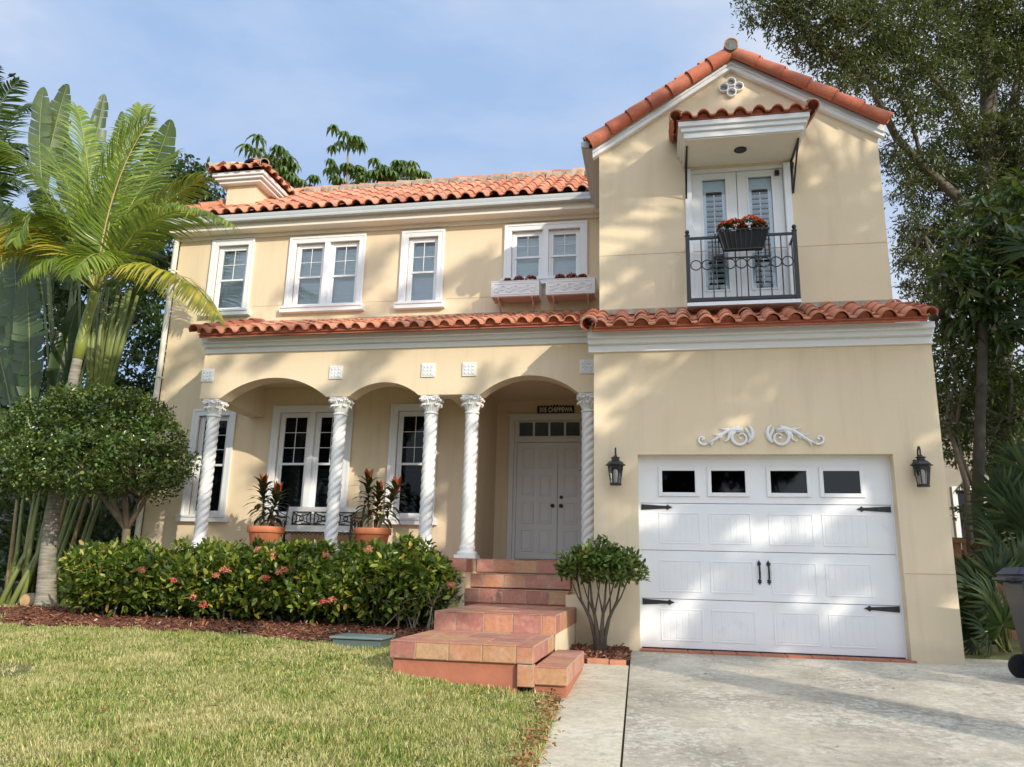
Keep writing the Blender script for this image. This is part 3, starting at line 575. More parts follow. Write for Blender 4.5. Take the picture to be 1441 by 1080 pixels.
for x in (-6.97, -4.82, -3.36, -2.72, -.975): column(x, 1.06 if x != -4.82 else 1.06, 3.448, CY)
# square ornamental tiles above the columns
for x in (-7.06, -4.88, -3.39, -2.75, -.985):
    b = MB(); s = .105; z = 3.83; x1_ = min(x+s, -.815); b.box(x-s, x1_, PY0-.022, PY0+.01, z-s, z+s)
    for i in range(3):
        for j in range(3):
            cx_, cz_ = x-.055+i*.055, z-.055+j*.055
            if cx_ < x1_-.03: b.ball((cx_, PY0-.022, cz_), .024, 8, 5, (1, .55, 1))
    for i in range(4):
        d = -.0825+i*.055; b.box(x+d-.004, x+d+.004, PY0-.03, PY0-.0225, z-.085, z+.085) if x+d < x1_-.01 else 0; b.box(x-.085, min(x+.085, x1_-.01), PY0-.029, PY0-.0225, z+d-.004, z+d+.004)
    b.build('ornament_tile', M['ornament'], H, smooth='auto')
# ---- front entry doors
b = MB(); b.box(-2.69, -2.60, DY-.05, DY+.02, 1.06, 3.70); b.box(-.93, -.83, DY-.05, DY+.02, 1.06, 3.70); b.box(-2.60, -.93, DY-.05, DY+.02, 3.62, 3.70)
b.box(-2.72, -.82, DY-.07, DY-.0, 3.70, 3.74); b.box(-2.60, -.93, DY-.02, DY+.08, 3.22, 3.29); b.box(-2.60, -2.55, DY+.0, DY+.08, 1.08, 3.62); b.box(-.98, -.93, DY+.0, DY+.08, 1.08, 3.62); b.box(-2.55, -.98, DY+.01, DY+.05, 3.29, 3.335); b.box(-2.55, -.98, DY+.01, DY+.05, 3.595, 3.62)
DR = b.build('door_frame', M['door_paint'], H, bevel=.004)
tr = MB(); tp = MB(); tx0, tx1 = -2.53, -1.02
for i in range(6): X = tx0+.0+i*.29; tr.box(X-.02-(.02 if i == 0 else 0), X+.014, DY+.015, DY+.06, 3.335, 3.595)
tp.box(-2.54, -1.0, DY+.045, DY+.05, 3.33, 3.60); tr.build('transom_bar', M['door_paint'], DR, bevel=.002); tp.build('transom_pane', M['glass_dark'], DR)
for (a, c, side) in ((-2.548, -1.795, -1), (-1.785, -.985, 1)):
    b = MB(); z0, z1 = 1.115, 3.215; y = DY+.03; b.box(a, c, y, y+.045, z0, z1)
    wd = c-a; cols = [(a+.10, a+.10+(wd-.30)/2), (c-.10-(wd-.30)/2, c-.10)]; rows = [(z0+.13+i*.495, z0+.13+i*.495+.385) for i in range(4)]
    for p0, p1 in cols:
        for r0, r1 in rows:
            fw_ = .016; 
            for r in ((p0, p0+fw_, r0, r1), (p1-fw_, p1, r0, r1), (p0+fw_, p1-fw_, r0, r0+fw_), (p0+fw_, p1-fw_, r1-fw_, r1)): b.box(r[0], r[1], y-.020, y+.001, r[2], r[3])
            b.box(p0+.045, p1-.045, y-.018, y+.001, r0+.05, r1-.05)
    d = b.build('front_door', M['door_paint'], DR, bevel=.003)
    k = MB(); X = -1.875 if side < 0 else -1.72
    k.lathe([(0, -.075), (.028, -.07), (.036, -.055), (.03, -.035), (.012, -.03), (.012, -.01), (.034, -.008), (.034, .0), (0, 0)], (X, y, 2.06), 18, axis=1)
    if side > 0: k.lathe([(0, -.03), (.03, -.028), (.034, 0), (0, 0)], (X, y, 2.215), 18, axis=1)
    k.build('door_knob', M['black'], d, smooth='auto')
    if side > 0: k = MB(); k.lathe([(0, -.006), (.012, -.006), (.012, 0), (0, 0)], (-1.385, y, 2.70), 12, axis=1); k.build('peephole', M['black'], d)
b = MB(); b.box(-2.62, -.9, DY-.07, DY+.06, 1.062, 1.10); b.build('threshold', M['black'], DR)
# ---- garage door
b = MB(); sec = [(.035, .612), (.618, 1.203), (1.209, 1.793), (1.799, 2.385)]; y = GD; gx0, gx1 = -.235, 2.795
for z0, z1 in sec: b.box(gx0, gx1, y, y+.05, z0, z1)
GDo = b.build('garage_door', M['white_gloss'], H, bevel=.004)
colsx = [(.005, .515), (.62, 1.135), (1.345, 1.875), (1.975, 2.50)]
b = MB()
for si, (z0, z1) in enumerate(sec[:3]):
    for a, c in colsx:
        r0, r1 = z0+.085, z1-.115; f = .016
        for r in ((a, a+f, r0, r1), (c-f, c, r0, r1), (a+f, c-f, r0, r0+f), (a+f, c-f, r1-f, r1)): b.box(r[0], r[1], y-.006, y+.001, r[2], r[3])
        n_ = 6; w_ = (c-a-2*f-.03)/n_
        for i in range(n_): b.box(a+f+.015+i*w_+.003, a+f+.015+(i+1)*w_-.003, y-.003, y+.001, r0+f+.012, r1-f-.012)
b.build('door_panel', M['white_gloss'], GDo, bevel=.003)
for a, c in colsx:
    f = .05; b = MB(); r0, r1 = 1.885, 2.262
    for r in ((a, a+f, r0, r1), (c-f, c, r0, r1), (a+f, c-f, r0, r0+f), (a+f, c-f, r1-f, r1)): b.box(r[0], r[1], y-.022, y+.001, r[2], r[3])
    o = b.build('window', M['white_gloss'], GDo, bevel=.006); g = MB(); g.box(a+f-.004, c-f+.004, y-.008, y+.0005, r0+f-.004, r1-f+.004); 
    g.build('pane', M['glass_black'] if 'glass_black' in M else M.setdefault('glass_black', glassmat('garage_glass', (.02, .02, .022), .03, .93)), o)
b = MB(); b.box(-.25, -.232, y-.02, y+.04, 0, 2.4); b.box(2.792, 2.81, y-.02, y+.04, 0, 2.4); b.box(-.232, 2.792, y-.02, y+.04, 2.375, 2.4); b.build('door_stop', M['white_gloss'], GDo)
b = MB(); b.box(-.235, 2.795, y-.006, y+.03, .012, .036); b.build('door_seal', M['black'], GDo)
def strap_hinge(x, z, d):
    b = MB(); yy_ = y-.012; P = [(0, -.036), (.31, -.017), (.335, -.034), (.352, -.018), (.395, 0), (.352, .018), (.335, .034), (.31, .017), (0, .036)]
    P = [(x+d*p, z+q) for p, q in P]; b.prism(P if d > 0 else P[::-1], yy_, y+.0)
    for p in (.04, .17, .33): b.ball((x+d*p, yy_, z), .011, 8, 5, (1, .6, 1))
    b.build('strap_hinge', M['black'], GDo)
for z in (1.745, .575): strap_hinge(gx0+.018, z, 1); strap_hinge(gx1-.018, z, -1)
for X in (1.205, 1.315):
    b = MB(); b.tube([(X, y-.008, .86), (X, y-.045, .89), (X, y-.05, .96), (X, y-.045, 1.03), (X, y-.008, 1.06)], [.008, .011, .013, .011, .008], 8)
    for z, s in ((.855, -1), (1.065, 1)):
        P = [(0, -.04), (.012, -.02), (.026, -.012), (.015, 0), (.026, .012), (.012, .02), (0, .045)]; PP = [(X+p, z+s*q) for p, q in P]+[(X-p, z+s*q) for p, q in P[::-1]]
        b.prism(PP, y-.012, y+.0)
    b.build('pull_handle', M['black'], GDo)
b = MB(); xx = np.linspace(-.25, 2.86, 12)
for a, c in zip(xx[:-1], xx[1:]): b.box(a+.003, c-.003, -.035, .17, -.02, .022+random.uniform(-.001, .001))
b.build('garage_sill', M['base_red'], H, bevel=.008)
# ---- balcony doors
b = MB(); x0, x1, z0, z1 = bh; y = UY
b.box(x0-.06, x0+.03, y-.03, y+.12, z0, z1); b.box(x1-.03, x1+.06, y-.03, y+.12, z0, z1); b.box(x0+.03, x1-.03, y+.02, y+.12, z1-.05, z1); b.box(x0+.03, x1-.03, y+.02, y+.12, z0, z0+.04)
BD = b.build('balcony_door_frame', M['white'], H, bevel=.004)
for k, (a, c) in enumerate(((x0+.034, 1.176), (1.184, x1-.034))):
    b = MB(); zz0, zz1 = z0+.044, z1-.054; st, ga, gc = .12, a+.15, c-.15; gz0, gz1 = 4.74, 6.42; yy_ = y+.055
    for r in ((a, ga, zz0, zz1), (gc, c, zz0, zz1), (ga, gc, zz0, gz0), (ga, gc, gz1, zz1)): b.box(r[0], r[1], yy_, yy_+.045, r[2], r[3])
    for r in ((ga-.02, ga+.004, gz0-.02, gz1+.02), (gc-.004, gc+.02, gz0-.02, gz1+.02), (ga+.004, gc-.004, gz0-.02, gz0+.004), (ga+.004, gc-.004, gz1-.004, gz1+.02)): b.box(r[0], r[1], yy_-.012, yy_+.001, r[2], r[3])
    d = b.build('balcony_door', M['white'], BD, bevel=.003)
    b = MB(); b.box(ga, gc, yy_+.02, yy_+.024, gz0, gz1); b.build('pane', M['glass'], d)
    b = MB(); z = 4.82
    while z < 6.22: b.obox(((ga+gc)/2, yy_+.07, z), ((gc-ga)/2-.05, 0, 0), (0, .022, -.012), (0, .002, .0035)); z += .078
    b.box(ga, ga+.05, yy_+.055, yy_+.085, gz0, gz1); b.box(gc-.05, gc, yy_+.055, yy_+.085, gz0, gz1); b.box(ga+.05, gc-.05, yy_+.055, yy_+.085, gz1-.17, gz1); b.box(ga+.05, gc-.05, yy_+.055, yy_+.085, 5.5, 5.56); b.box((ga+gc)/2-.006, (ga+gc)/2+.006, yy_+.045, yy_+.055, 4.8, 6.2)
    b.build('shutter', M['louver'], d)
b = MB(); b.box(1.70, 1.76, y+.0, y+.05, 6.41, 6.475); b.ball((1.73, y-.005, 6.44), .022, 8, 6); b.build('door_sensor', M['black'], BD)
# juliet balcony rail
X0, X1, YF, Z0, Z1 = .455, 1.835, -.03, 4.47, 5.36
b = MB(); b.box(X0-.03, X1+.03, YF-.03, UY-.002, 4.36, 4.41); BAL = b.build('balcony', M['metal'], H, bevel=.004)
b = MB(); b.box(X0-.02, X1+.02, YF-.02, YF+.02, 4.43, 4.475)
b.build('rail', M['black'], BAL); b = MB(); b.box(X0+.02, X1-.02, YF-.014, YF+.014, Z1-.045, Z1-.012); b.build('top_rail', M['black'], BAL)
for X in (X0, X1):
    for za, zb in ((4.435, 4.47), (Z1-.042, Z1-.018)): s_ = MB(); s_.box(X-.013, X+.013, YF+.02, UY-.002, za, zb); s_.build('side_rail', M['black'], BAL)
    b = MB(); b.box(X-.026, X+.026, YF-.026, YF+.026, 4.41, 5.37); b.lathe([(0, 5.37), (.036, 5.37), (.036, 5.382), (.012, 5.39), (.026, 5.41), (.03, 5.43), (.022, 5.45), (0, 5.458)], (X, YF, 0), 14); b.build('newel_post', M['black'], BAL, smooth='auto')
nb_ = 9; stp = (X1-X0-.06)/nb_
for i in range(1, nb_):
    X = X0+.03+i*stp; b = MB(); b.box(X-.007, X+.007, YF-.007, YF+.007, 4.47, Z1-.04); b.build('baluster', M['black'], BAL)
b = MB()
for i in range(nb_):
    X = X0+.03+(i+.5)*stp; b.tube([(X+.068*math.cos(t), YF, 4.945+.068*math.sin(t)) for t in np.linspace(0, 2*PI, 25)], .0075, 6, cap=False)
b.build('ring_row', M['black'], BAL, smooth=True)
b = MB()
for s in (0, 1):
    X = X0 if s == 0 else X1
    for yy_ in (.08, .2): b = MB(); b.box(X-.007, X+.007, yy_-.007, yy_+.007, 4.47, Z1-.04); b.build('side_baluster', M['black'], BAL)
# canopy over the balcony
b = MB(); b.box(.46, 1.94, -.40, UY-.001, 6.60, 6.66); CN = b.build('balcony_canopy', M['soffit'], H, bevel=.004)
b = MB()
for o, a, c in ((0, 6.615, 6.70), (.035, 6.70, 6.76), (.07, 6.76, 6.83)):
    b.box(.43-o, 1.97+o, -.42-o, -.40, a, c); b.box(.43-o, .46, -.40, UY-.001, a, c); b.box(1.94, 1.97+o, -.40, UY-.001, a, c)
b.build('canopy_cornice', M['white'], CN, bevel=.004)
v, n, L = slope(None, None, -.50, 6.85, UY, 7.06); b = MB(); b.obox((1.2, (-.50+UY)/2, (6.85+7.06)/2-.01), (.86, 0, 0), v*L/2, n*.008); cr_ = b.build('canopy_roof', M['deck'], CN)
t = MB(); tiles(t, (.38, -.52, 6.845), (1, 0, 0), v, n, 1.64, L+.02, .235, .33, .07, seed=77); t.build('roof_tile', M['tile_deep'], cr_, smooth='auto')
b = MB(); p_ = 1.64/7
for i in range(7):
    A = np.linspace(0, PI, 9); c_ = np.array([.38+(i+.32)*p_, -.47, 6.845]); b.add([c_+np.array([p_*.30*math.cos(a), 0, 0])+n*(.014+.07*math.sin(a)) for a in A], [tuple(range(9))])
b.box(.38, 2.02, -.48, -.46, 6.80, 6.865); b.build('tile_closure', M['tile_deep'], cr_)
t = MB(); barrels(t, (.335, -.54, 6.86), (.335, UY, 7.08), .085, .3, (-.5, 0, .9), arc=(-.2, 1.25)); t.build('verge_tile', M['tile_deep'], cr_, smooth='auto'); t = MB(); barrels(t, (2.065, -.54, 6.86), (2.065, UY, 7.08), .085, .3, (.5, 0, .9), arc=(-.25, 1.2)); t.build('verge_tile', M['tile_deep'], cr_, smooth='auto')
t = MB()
for X, s in ((.335, -1), (2.065, 1)): t = MB(); t.tube([(X+.088*s*math.cos(a), -.572, 6.875+.088*math.sin(a)) for a in np.linspace(-.3*PI, .8*PI, 12)], .010, 6); t.build('mortar_rim', M['mortar'], cr_, smooth=True)
for X in (.475, 1.925):
    b = MB(); b.box(X-.012, X+.012, UY-.035, UY-.001, 6.10, 6.60); b.box(X-.012, X+.012, -.25, UY-.035, 6.575, 6.598); b.bar((X, UY-.02, 6.12), (X, -.22, 6.58), .022)
    b.tube([(X, UY-.10+.05*math.cos(t), 6.47+.05*math.sin(t)) for t in np.linspace(0, 2*PI, 17)], .008, 6, cap=False); b.build('iron_bracket', M['black'], CN)
b = MB(); b.lathe([(0, 6.585), (.07, 6.585), (.085, 6.592), (.085, 6.6), (0, 6.6)], (1.2, -.05, 0), 24); b.build('recessed_light', M['black'], CN)
# scroll ornaments over the garage door
def scroll(mir):
    b = MB(); cx_ = 1.27
    def W(p): return (cx_+mir*p[0], -.02-(p[2] if len(p) > 2 else 0), p[1])
    def tb(pts, r): b.tube([W(p) for p in pts], r, 7)
    # big volute near the middle, body sweeping out and down, small curl at the outer end. coordinates measured from the centre line
    c = (.235, 2.607); tb([(c[0]+(.105-.0135*t)*math.cos(-.4-t)*1.0, c[1]+(.105-.0135*t)*math.sin(-.4-t)) for t in np.linspace(-1.9, 5.5, 30)][::-1], np.linspace(.008, .026, 30))
    tb([(.15, 2.54), (.10, 2.60), (.085, 2.67), (.105, 2.73), (.14, 2.765)], [.02, .026, .026, .018, .006]); tb([(.12, 2.56), (.125, 2.64), (.16, 2.70), (.175, 2.735)], [.014, .02, .016, .005])
    body = [(.20, 2.695), (.30, 2.715), (.40, 2.69), (.49, 2.63), (.57, 2.57), (.64, 2.535)]
    for d, r in ((0, .024), (.022, .016), (-.022, .016)): tb([(p[0], p[1]+d*(1-.12*i), .008 if d == 0 else 0) for i, p in enumerate(body)], np.linspace(r, r*.55, 6))
    tb([(.33, 2.70), (.37, 2.65), (.385, 2.59), (.42, 2.56), (.445, 2.575)], [.022, .022, .018, .013, .006]); tb([(.30, 2.69), (.335, 2.64), (.34, 2.62)], [.018, .014, .006])
    tb([(.44, 2.66), (.475, 2.61), (.485, 2.57)], [.016, .013, .004]); tb([(.36, 2.72), (.44, 2.715), (.50, 2.735)], [.014, .010, .003]); tb([(.47, 2.66), (.545, 2.64), (.58, 2.65)], [.013, .009, .003])
    tb([(.57, 2.57), (.60, 2.52), (.605, 2.49)], [.014, .012, .004])
    c = (.70, 2.588); tb([(c[0]+(.075-.0115*t)*math.cos(-2.3+t), c[1]+(.075-.0115*t)*math.sin(-2.3+t)) for t in np.linspace(0, 5.6, 24)], np.linspace(.016, .010, 24)); b.ball(W((.70, 2.59)), .018, 8, 6, (1, .6, 1)); b.ball(W((.24, 2.60)), .02, 8, 6, (1, .6, 1))
    b.build('scroll_ornament', M['ornament'], H, smooth=True)
scroll(-1); scroll(1)
# ================================================================== FRONT STEPS
SP = thing('front_steps', 'red and ochre clay tiled steps climbing from the lawn to the front door', 'steps', (-1.7, -3.0, -.1))
g = MB(); t_ = MB()
tiled_box(-2.55, -1.18, .95, 1.25, .88, 1.06, g, t_, .30, 'ft', off=.9)
tiled_box(-2.56, -1.18, .65, 1.0, .68, .86, g, t_, .305, 'ftr', off=.55); tiled_box(-2.57, -1.17, .35, .7, .49, .665, g, t_, .31, 'ftr', off=.7)
tiled_box(-2.37, -1.06, -1.72, .36, .28, .475, g, t_, .305, 'ftrl', off=.8)
tiled_box(-2.37, -1.075, -3.10, -1.70, .135, .285, g, t_, .30, 'ftrl', off=.8)
tiled_box(-1.22, -1.07, -3.105, -3.0, -.05, .135, g, t_, .30, 'fr')       # corner pier down to the side step
tiled_box(-1.075, -.785, -3.07, -1.55, -.03, .12, g, t_, .30, 'ftr')
st = g.build('step_core', M['grout'], SP); t_.build('step_tile', M['ftile'], SP, bevel=.003)
b = MB(); b.box(-2.34, -1.22, -3.06, -1.7, -.3, .14); b.box(-2.3, -1.09, -1.7, .4, -.3, .3); b.box(-1.08, -.80, -3.03, -1.56, -.35, -.026); b.box(-2.53, -1.19, .37, 1.2, -.3, .5); b.build('step_base', M['base_red'], SP)
# stucco side wall under upper landing is part of the house base
b = MB(); b.box(-1.075, -1.065, -1.68, .34, -.1, .285); b.build('step_side', M['stucco'], SP)
# ================================================================== LANTERNS
def lantern(name, loc, rz, label):
    T = thing(name, label, 'wall lantern', loc, 'wall lanterns beside the garage door', rz)
    b = MB(); b.box(-.045, .045, -.02, 0, .15, .34); b.tube([(0, -.01, .29), (0, -.05, .33), (0, -.06, .40), (0, -.075, .455), (0, -.105, .485), (0, -.14, .475), (0, -.155, .43), (0, -.155, .36)], .010, 8); b.ball((0, -.02, .20), .02, 8, 6); b.tube([(0, -.01, .17), (0, -.05, .17), (0, -.09, .20)], .012, 8)
    b.build('bracket', M['black'], T, smooth='auto', local=True)
    b = MB(); c = (0, -.155, 0)
    b.lathe([(0, .385), (.02, .38), (.024, .365), (.055, .355), (.06, .345), (.045, .34), (.048, .318), (.085, .30), (.112, .268), (.128, .262), (.128, .252), (.10, .245), (.095, .225), (0, .225)], c, 6); b.build('roof', M['black'], T, local=True)
    b = MB(); b.lathe([(0, .0), (.07, .0), (.075, .008), (.075, .022), (.062, .03), (0, .03)], c, 6)
    for k in range(6):
        a = 2*PI*k/6; b.bar((.060*math.cos(a), -.155+.060*math.sin(a), .02), (.092*math.cos(a), -.155+.092*math.sin(a), .24), .012)
    b.build('cage', M['black'], T, local=True)
    b = MB(); V = [(r*math.cos(2*PI*k/6), -.155+r*math.sin(2*PI*k/6), z) for r, z in ((.056, .03), (.086, .228)) for k in range(6)]; b.add(V, [(k, (k+1) % 6, 6+(k+1) % 6, 6+k) for k in range(6)]); b.build('glass', M['lantern_glass'], T, local=True)
    b = MB(); b.lathe([(0, .03), (.022, .03), (.022, .10), (.028, .12), (.03, .17), (.02, .20), (0, .205)], c, 14); b.build('bulb', M['white_gloss'], T, local=True, smooth='auto')
    return T
lantern('wall_lantern', (-.525, 0, 1.985), 0, 'black wall lantern on the beige wall left of the garage door')
lantern('wall_lantern', (3.07, 0, 1.985), 0, 'black wall lantern on the beige wall right of the garage door')
# ================================================================== ADDRESS SIGN
SG = thing('address_sign', 'dark metal address sign with pale letters above the front door transom', 'sign', (-1.83, DY, 3.82))
b = MB(); b.box(-2.18, -1.49, DY-.03, DY-.001, 3.745, 3.885)
for i in range(12): b.ball((-2.15+i*.0573, DY-.02, 3.888+(.012 if i in (5, 6) else 0)), .022, 8, 5, (1, .4, .8))
b.build('plaque', M['black'], SG)
cv = bpy.data.curves.new('letters', 'FONT'); cv.body = '315 CHIPPEWA'; cv.size = .118; cv.extrude = .003; cv.offset = .003; cv.align_x = 'CENTER'; cv.align_y = 'CENTER'
tmp = bpy.data.objects.new('letters_src', cv); COL.objects.link(tmp); dg = bpy.context.evaluated_depsgraph_get(); me = bpy.data.meshes.new_from_object(tmp.evaluated_get(dg)); bpy.data.objects.remove(tmp)
wv = np.array([v.co[:] for v in me.vertices]); wd = wv[:, 0].max()-wv[:, 0].min(); wv[:, 0] *= .62/wd
me.vertices.foreach_set('co', np.stack([wv[:, 0], -wv[:, 2], wv[:, 1]], 1).astype(np.float32).ravel()); me.materials.clear(); me.materials.append(solid('sign_letter', (.80, .78, .74), .5)); 
lo = bpy.data.objects.new('lettering', me); COL.objects.link(lo); lo.parent = SG; lo.location = (0, -.034, -.005)
# ================================================================== WINDOW BOXES
M['box_leaf'] = leafmat('box_leaf', [(0, (.02, .035, .012)), (.5, (.035, .05, .018)), (1, (.06, .03, .02))], .4, .1)
M['red_petal'] = leafmat('red_petal', [(0, (.70, .04, .01)), (.5, (.90, .08, .015)), (1, (.95, .20, .04))], .5, .25); M['dark_petal'] = leafmat('dark_red_petal', [(0, (.35, .02, .02)), (.5, (.60, .04, .035)), (1, (.80, .12, .06))], .5, .2)
def rnd_dirs(rg, n, zmin=-1):
    d = rg.normal(size=(n*3, 3)); d /= np.linalg.norm(d, axis=1)[:, None]; d = d[d[:, 2] > zmin][:n]; return d
def begonias(name, spots, mat_p, T, seed, r=.07, leafn=45, pet=80):
    rg = np.random.default_rng(seed); Pp = []; Pl = []
    for (x, y, z, s) in spots:
        d = rnd_dirs(rg, leafn, -.1); Pl.append((np.array([x, y, z])+d*r*s*.75*np.array([1.1, .8, .7]), d)); d = rnd_dirs(rg, pet, .0); Pp.append((np.array([x, y, z+r*.35*s])+d*r*s*np.array([.85, .7, .6]), d))
    for nm, A, mt, L in (('leaves', Pl, M['box_leaf'], .05), ('flowers', Pp, mat_p, .034)):
        P = np.concatenate([a for a, _ in A]); D = np.concatenate([d for _, d in A]); U = rg.normal(size=P.shape)+np.array([0, 0, 1.5]); D2 = D+rg.normal(size=P.shape)*.5
        fastmesh(nm, [scat(P, D2, U, L*rg.uniform(.7, 1.2, len(P)), L*.85, LEAF, LEAF_F)], mt, T)
def window_box(x0, label, seed, drk):
    x1, yf, yb, z0, z1 = x0+.82, 2.10, 2.43, 5.405, 5.665; T = thing('window_box', label, 'planter', (x0+.41, 2.3, 5.4), 'white window boxes under the upper window')
    b = MB(); b.box(x0, x1, yf, yf+.02, z0, z1); b.box(x0, x1, yb-.02, yb, z0, z1); b.box(x0, x0+.02, yf+.02, yb-.02, z0, z1); b.box(x1-.02, x1, yf+.02, yb-.02, z0, z1); b.box(x0-.008, x1+.008, yf-.008, yb, z1+.0005, z1+.014)
    for r in ((x0+.03, x0+.045, z0+.03, z1-.03), (x1-.045, x1-.03, z0+.03, z1-.03), (x0+.045, x1-.045, z0+.03, z0+.042), (x0+.045, x1-.045, z1-.042, z1-.03)): b.box(r[0], r[1], yf-.008, yf, r[2], r[3])
    rg = random.Random(seed)
    for i in range(7):
        cx_ = x0+.1+i*.103; s = 1 if i % 2 else -1; b.tube([(cx_+(.05-.005*q)*math.cos(s*q), yf-.004, (z0+z1)/2+s*.01+(.062-.007*q)*math.sin(s*q)) for q in np.linspace(0, 6, 16)], .0085, 5)
        b.tube([(cx_-.05, yf-.003, z0+.09), (cx_, yf-.005, (z0+z1)/2+s*.05), (cx_+.05, yf-.003, z1-.08)], .007, 5)
    b.build('box', M['white'], T, smooth='auto'); b = MB(); b.box(x0+.012, x1-.012, yf+.012, yb-.012, z0-.012, z0-.001); b.build('bottom', M['pink_under'], T); b = MB(); b.box(x0+.02, x1-.02, yf+.02, yb-.02, z0+.02, z1-.02); b.build('soil', M['soil'], T)
    for X in (x0+.12, x1-.12): b = MB(); b.bar((X, yf+.03, z0-.012), (X, MY-.04, 5.17), .022, .03); b.box(X-.012, X+.012, yf+.02, MY, z0-.034, z0-.013); b.build('leg', M['pink_under'], T)
    sp = [(x0+.26, 2.24, z1+.035, 1), (x0+.45, 2.24, z1+.05, 1.15), (x0+.66, 2.24, z1+.05, 1.25)]; sp = sp if not drk else [(x0+.22, 2.24, z1+.05, 1.15), (x0+.42, 2.24, z1+.055, 1.2), (x0+.60, 2.24, z1+.045, 1.)]
    begonias('b', sp, M['dark_petal'], T, seed)
window_box(-2.72, 'white carved window box with red flowers, the left one under the upper window', 5, False); window_box(-1.785, 'white carved window box with dark red flowers, the one next to the gable wall', 6, True)
# balcony planter
T = thing('railing_planter', 'black trough planter of bright red flowers hooked on the balcony rail', 'planter', (1.15, -.1, 5.15))
b = MB(); V = []
for z, w_, d_ in ((5.10, .25, .07), (5.34, .32, .10)):
    V += [(1.165-w_, -.10-d_, z), (1.165+w_, -.10-d_, z), (1.165+w_, -.10+d_*.5, z), (1.165-w_, -.10+d_*.5, z)]
b.add(V, [(0, 1, 2, 3), (0, 4, 5, 1), (1, 5, 6, 2), (2, 6, 7, 3), (3, 7, 4, 0)]); b.build('trough', M['dark'], T)
b = MB()
for i in range(10): q = i/9*2-1; b.bar((1.165+q*.25, -.18, 5.09), (1.165+q*.325, -.215, 5.35), .010)
b.bar((.835, -.215, 5.35), (1.495, -.215, 5.35), .013); b.bar((.90, -.18, 5.09), (1.43, -.18, 5.09), .012); b.bar((.80, -.05, 5.02), (1.5, -.05, 5.02), .018)
for X in (.82, .86, 1.45, 1.5): b.tube([(X, -.0, 5.36), (X, -.06, 5.37), (X, -.07, 5.02)], .008, 6)
b.build('wire_basket', M['black'], T); b = MB(); b.box(.88, 1.45, -.18, -.06, 5.28, 5.30); b.build('soil', M['soil'], T)
begonias('b', [(.95, -.15, 5.39, 1.2), (1.07, -.16, 5.41, 1.3), (1.17, -.12, 5.38, .8), (1.27, -.16, 5.42, 1.6), (1.38, -.13, 5.40, 1.1)], M['red_petal'], T, 9, .08, 60, 110)
# ================================================================== BENCH
M['silver'] = solid('silver_painted_slat', (.62, .62, .60), .45, .04, 6)
T = thing('garden_bench', 'silver slatted bench with black cast scroll panels against the porch wall', 'bench', (-5.5, 2.1, 1.06)); fl = 1.06
b = MB(); xa, xb = -6.18, -4.86
for z0, z1, y in ((1.79, 1.87, 2.36), (1.47, 1.56, 2.30)): b.box(xa, xb, y, y+.03, z0, z1)
for X in (-5.975, -5.53, -5.09): b.box(X-.045+.0, X+.045, 2.335, 2.355, 1.56, 1.79)
b.box(xa, xa+.08, 2.335, 2.355, 1.56, 1.79); b.build('back_slat', M['silver'], T, bevel=.006)
b = MB(); 
for i in range(6): y = 1.90+i*.075; b.box(xa+.01, xb-.01, y, y+.06, 1.435, 1.46)
b.build('seat', M['silver'], T, bevel=.006)
b = MB(); y = 2.322
for a, c in ((-6.09, -5.73), (-5.70, -5.34), (-5.31, -4.94)):
    z0, z1 = 1.575, 1.78; cx_, cz_ = (a+c)/2, (z0+z1)/2; w_ = (c-a)/2-.02; h_ = (z1-z0)/2
    for p, q in (((cx_-w_, z0), (cx_+w_, z0)), ((cx_-w_, z1), (cx_+w_, z1)), ((cx_-w_, z0), (cx_-w_, z1)), ((cx_+w_, z0), (cx_+w_, z1))): b.bar((p[0], y, p[1]), (q[0], y, q[1]), .016)
    b.tube([(cx_+.035*math.cos(t), y, cz_+.035*math.sin(t)) for t in np.linspace(0, 2*PI, 17)], .009, 6, cap=False)
    for s in (-1, 1):
        b.tube([(cx_-w_, y, cz_+s*h_)]+[(cx_+q*w_, y, cz_+s*(.04+abs(q)**2*(h_-.04))) for q in (-.6, -.3, 0, .3, .6)]+[(cx_+w_, y, cz_+s*h_)], .009, 6)
        b.tube([(cx_+s*w_, y, cz_-h_), (cx_+s*w_*.62, y, cz_-h_*.5), (cx_+s*w_*.52, y, cz_), (cx_+s*w_*.62, y, cz_+h_*.5), (cx_+s*w_, y, cz_+h_)], .009, 6)
b.build('back_panel', M['black'], T, smooth='auto')
b = MB()
for i in range(16): X = xa+.05+i*.082; b.tube([(X, 1.89, 1.425), (X+.03, 1.885, 1.395), (X+.08, 1.89, 1.425)], .008, 5)
b.bar((xa, 1.89, 1.43), (xb, 1.89, 1.43), .016); b.build('apron', M['black'], T)
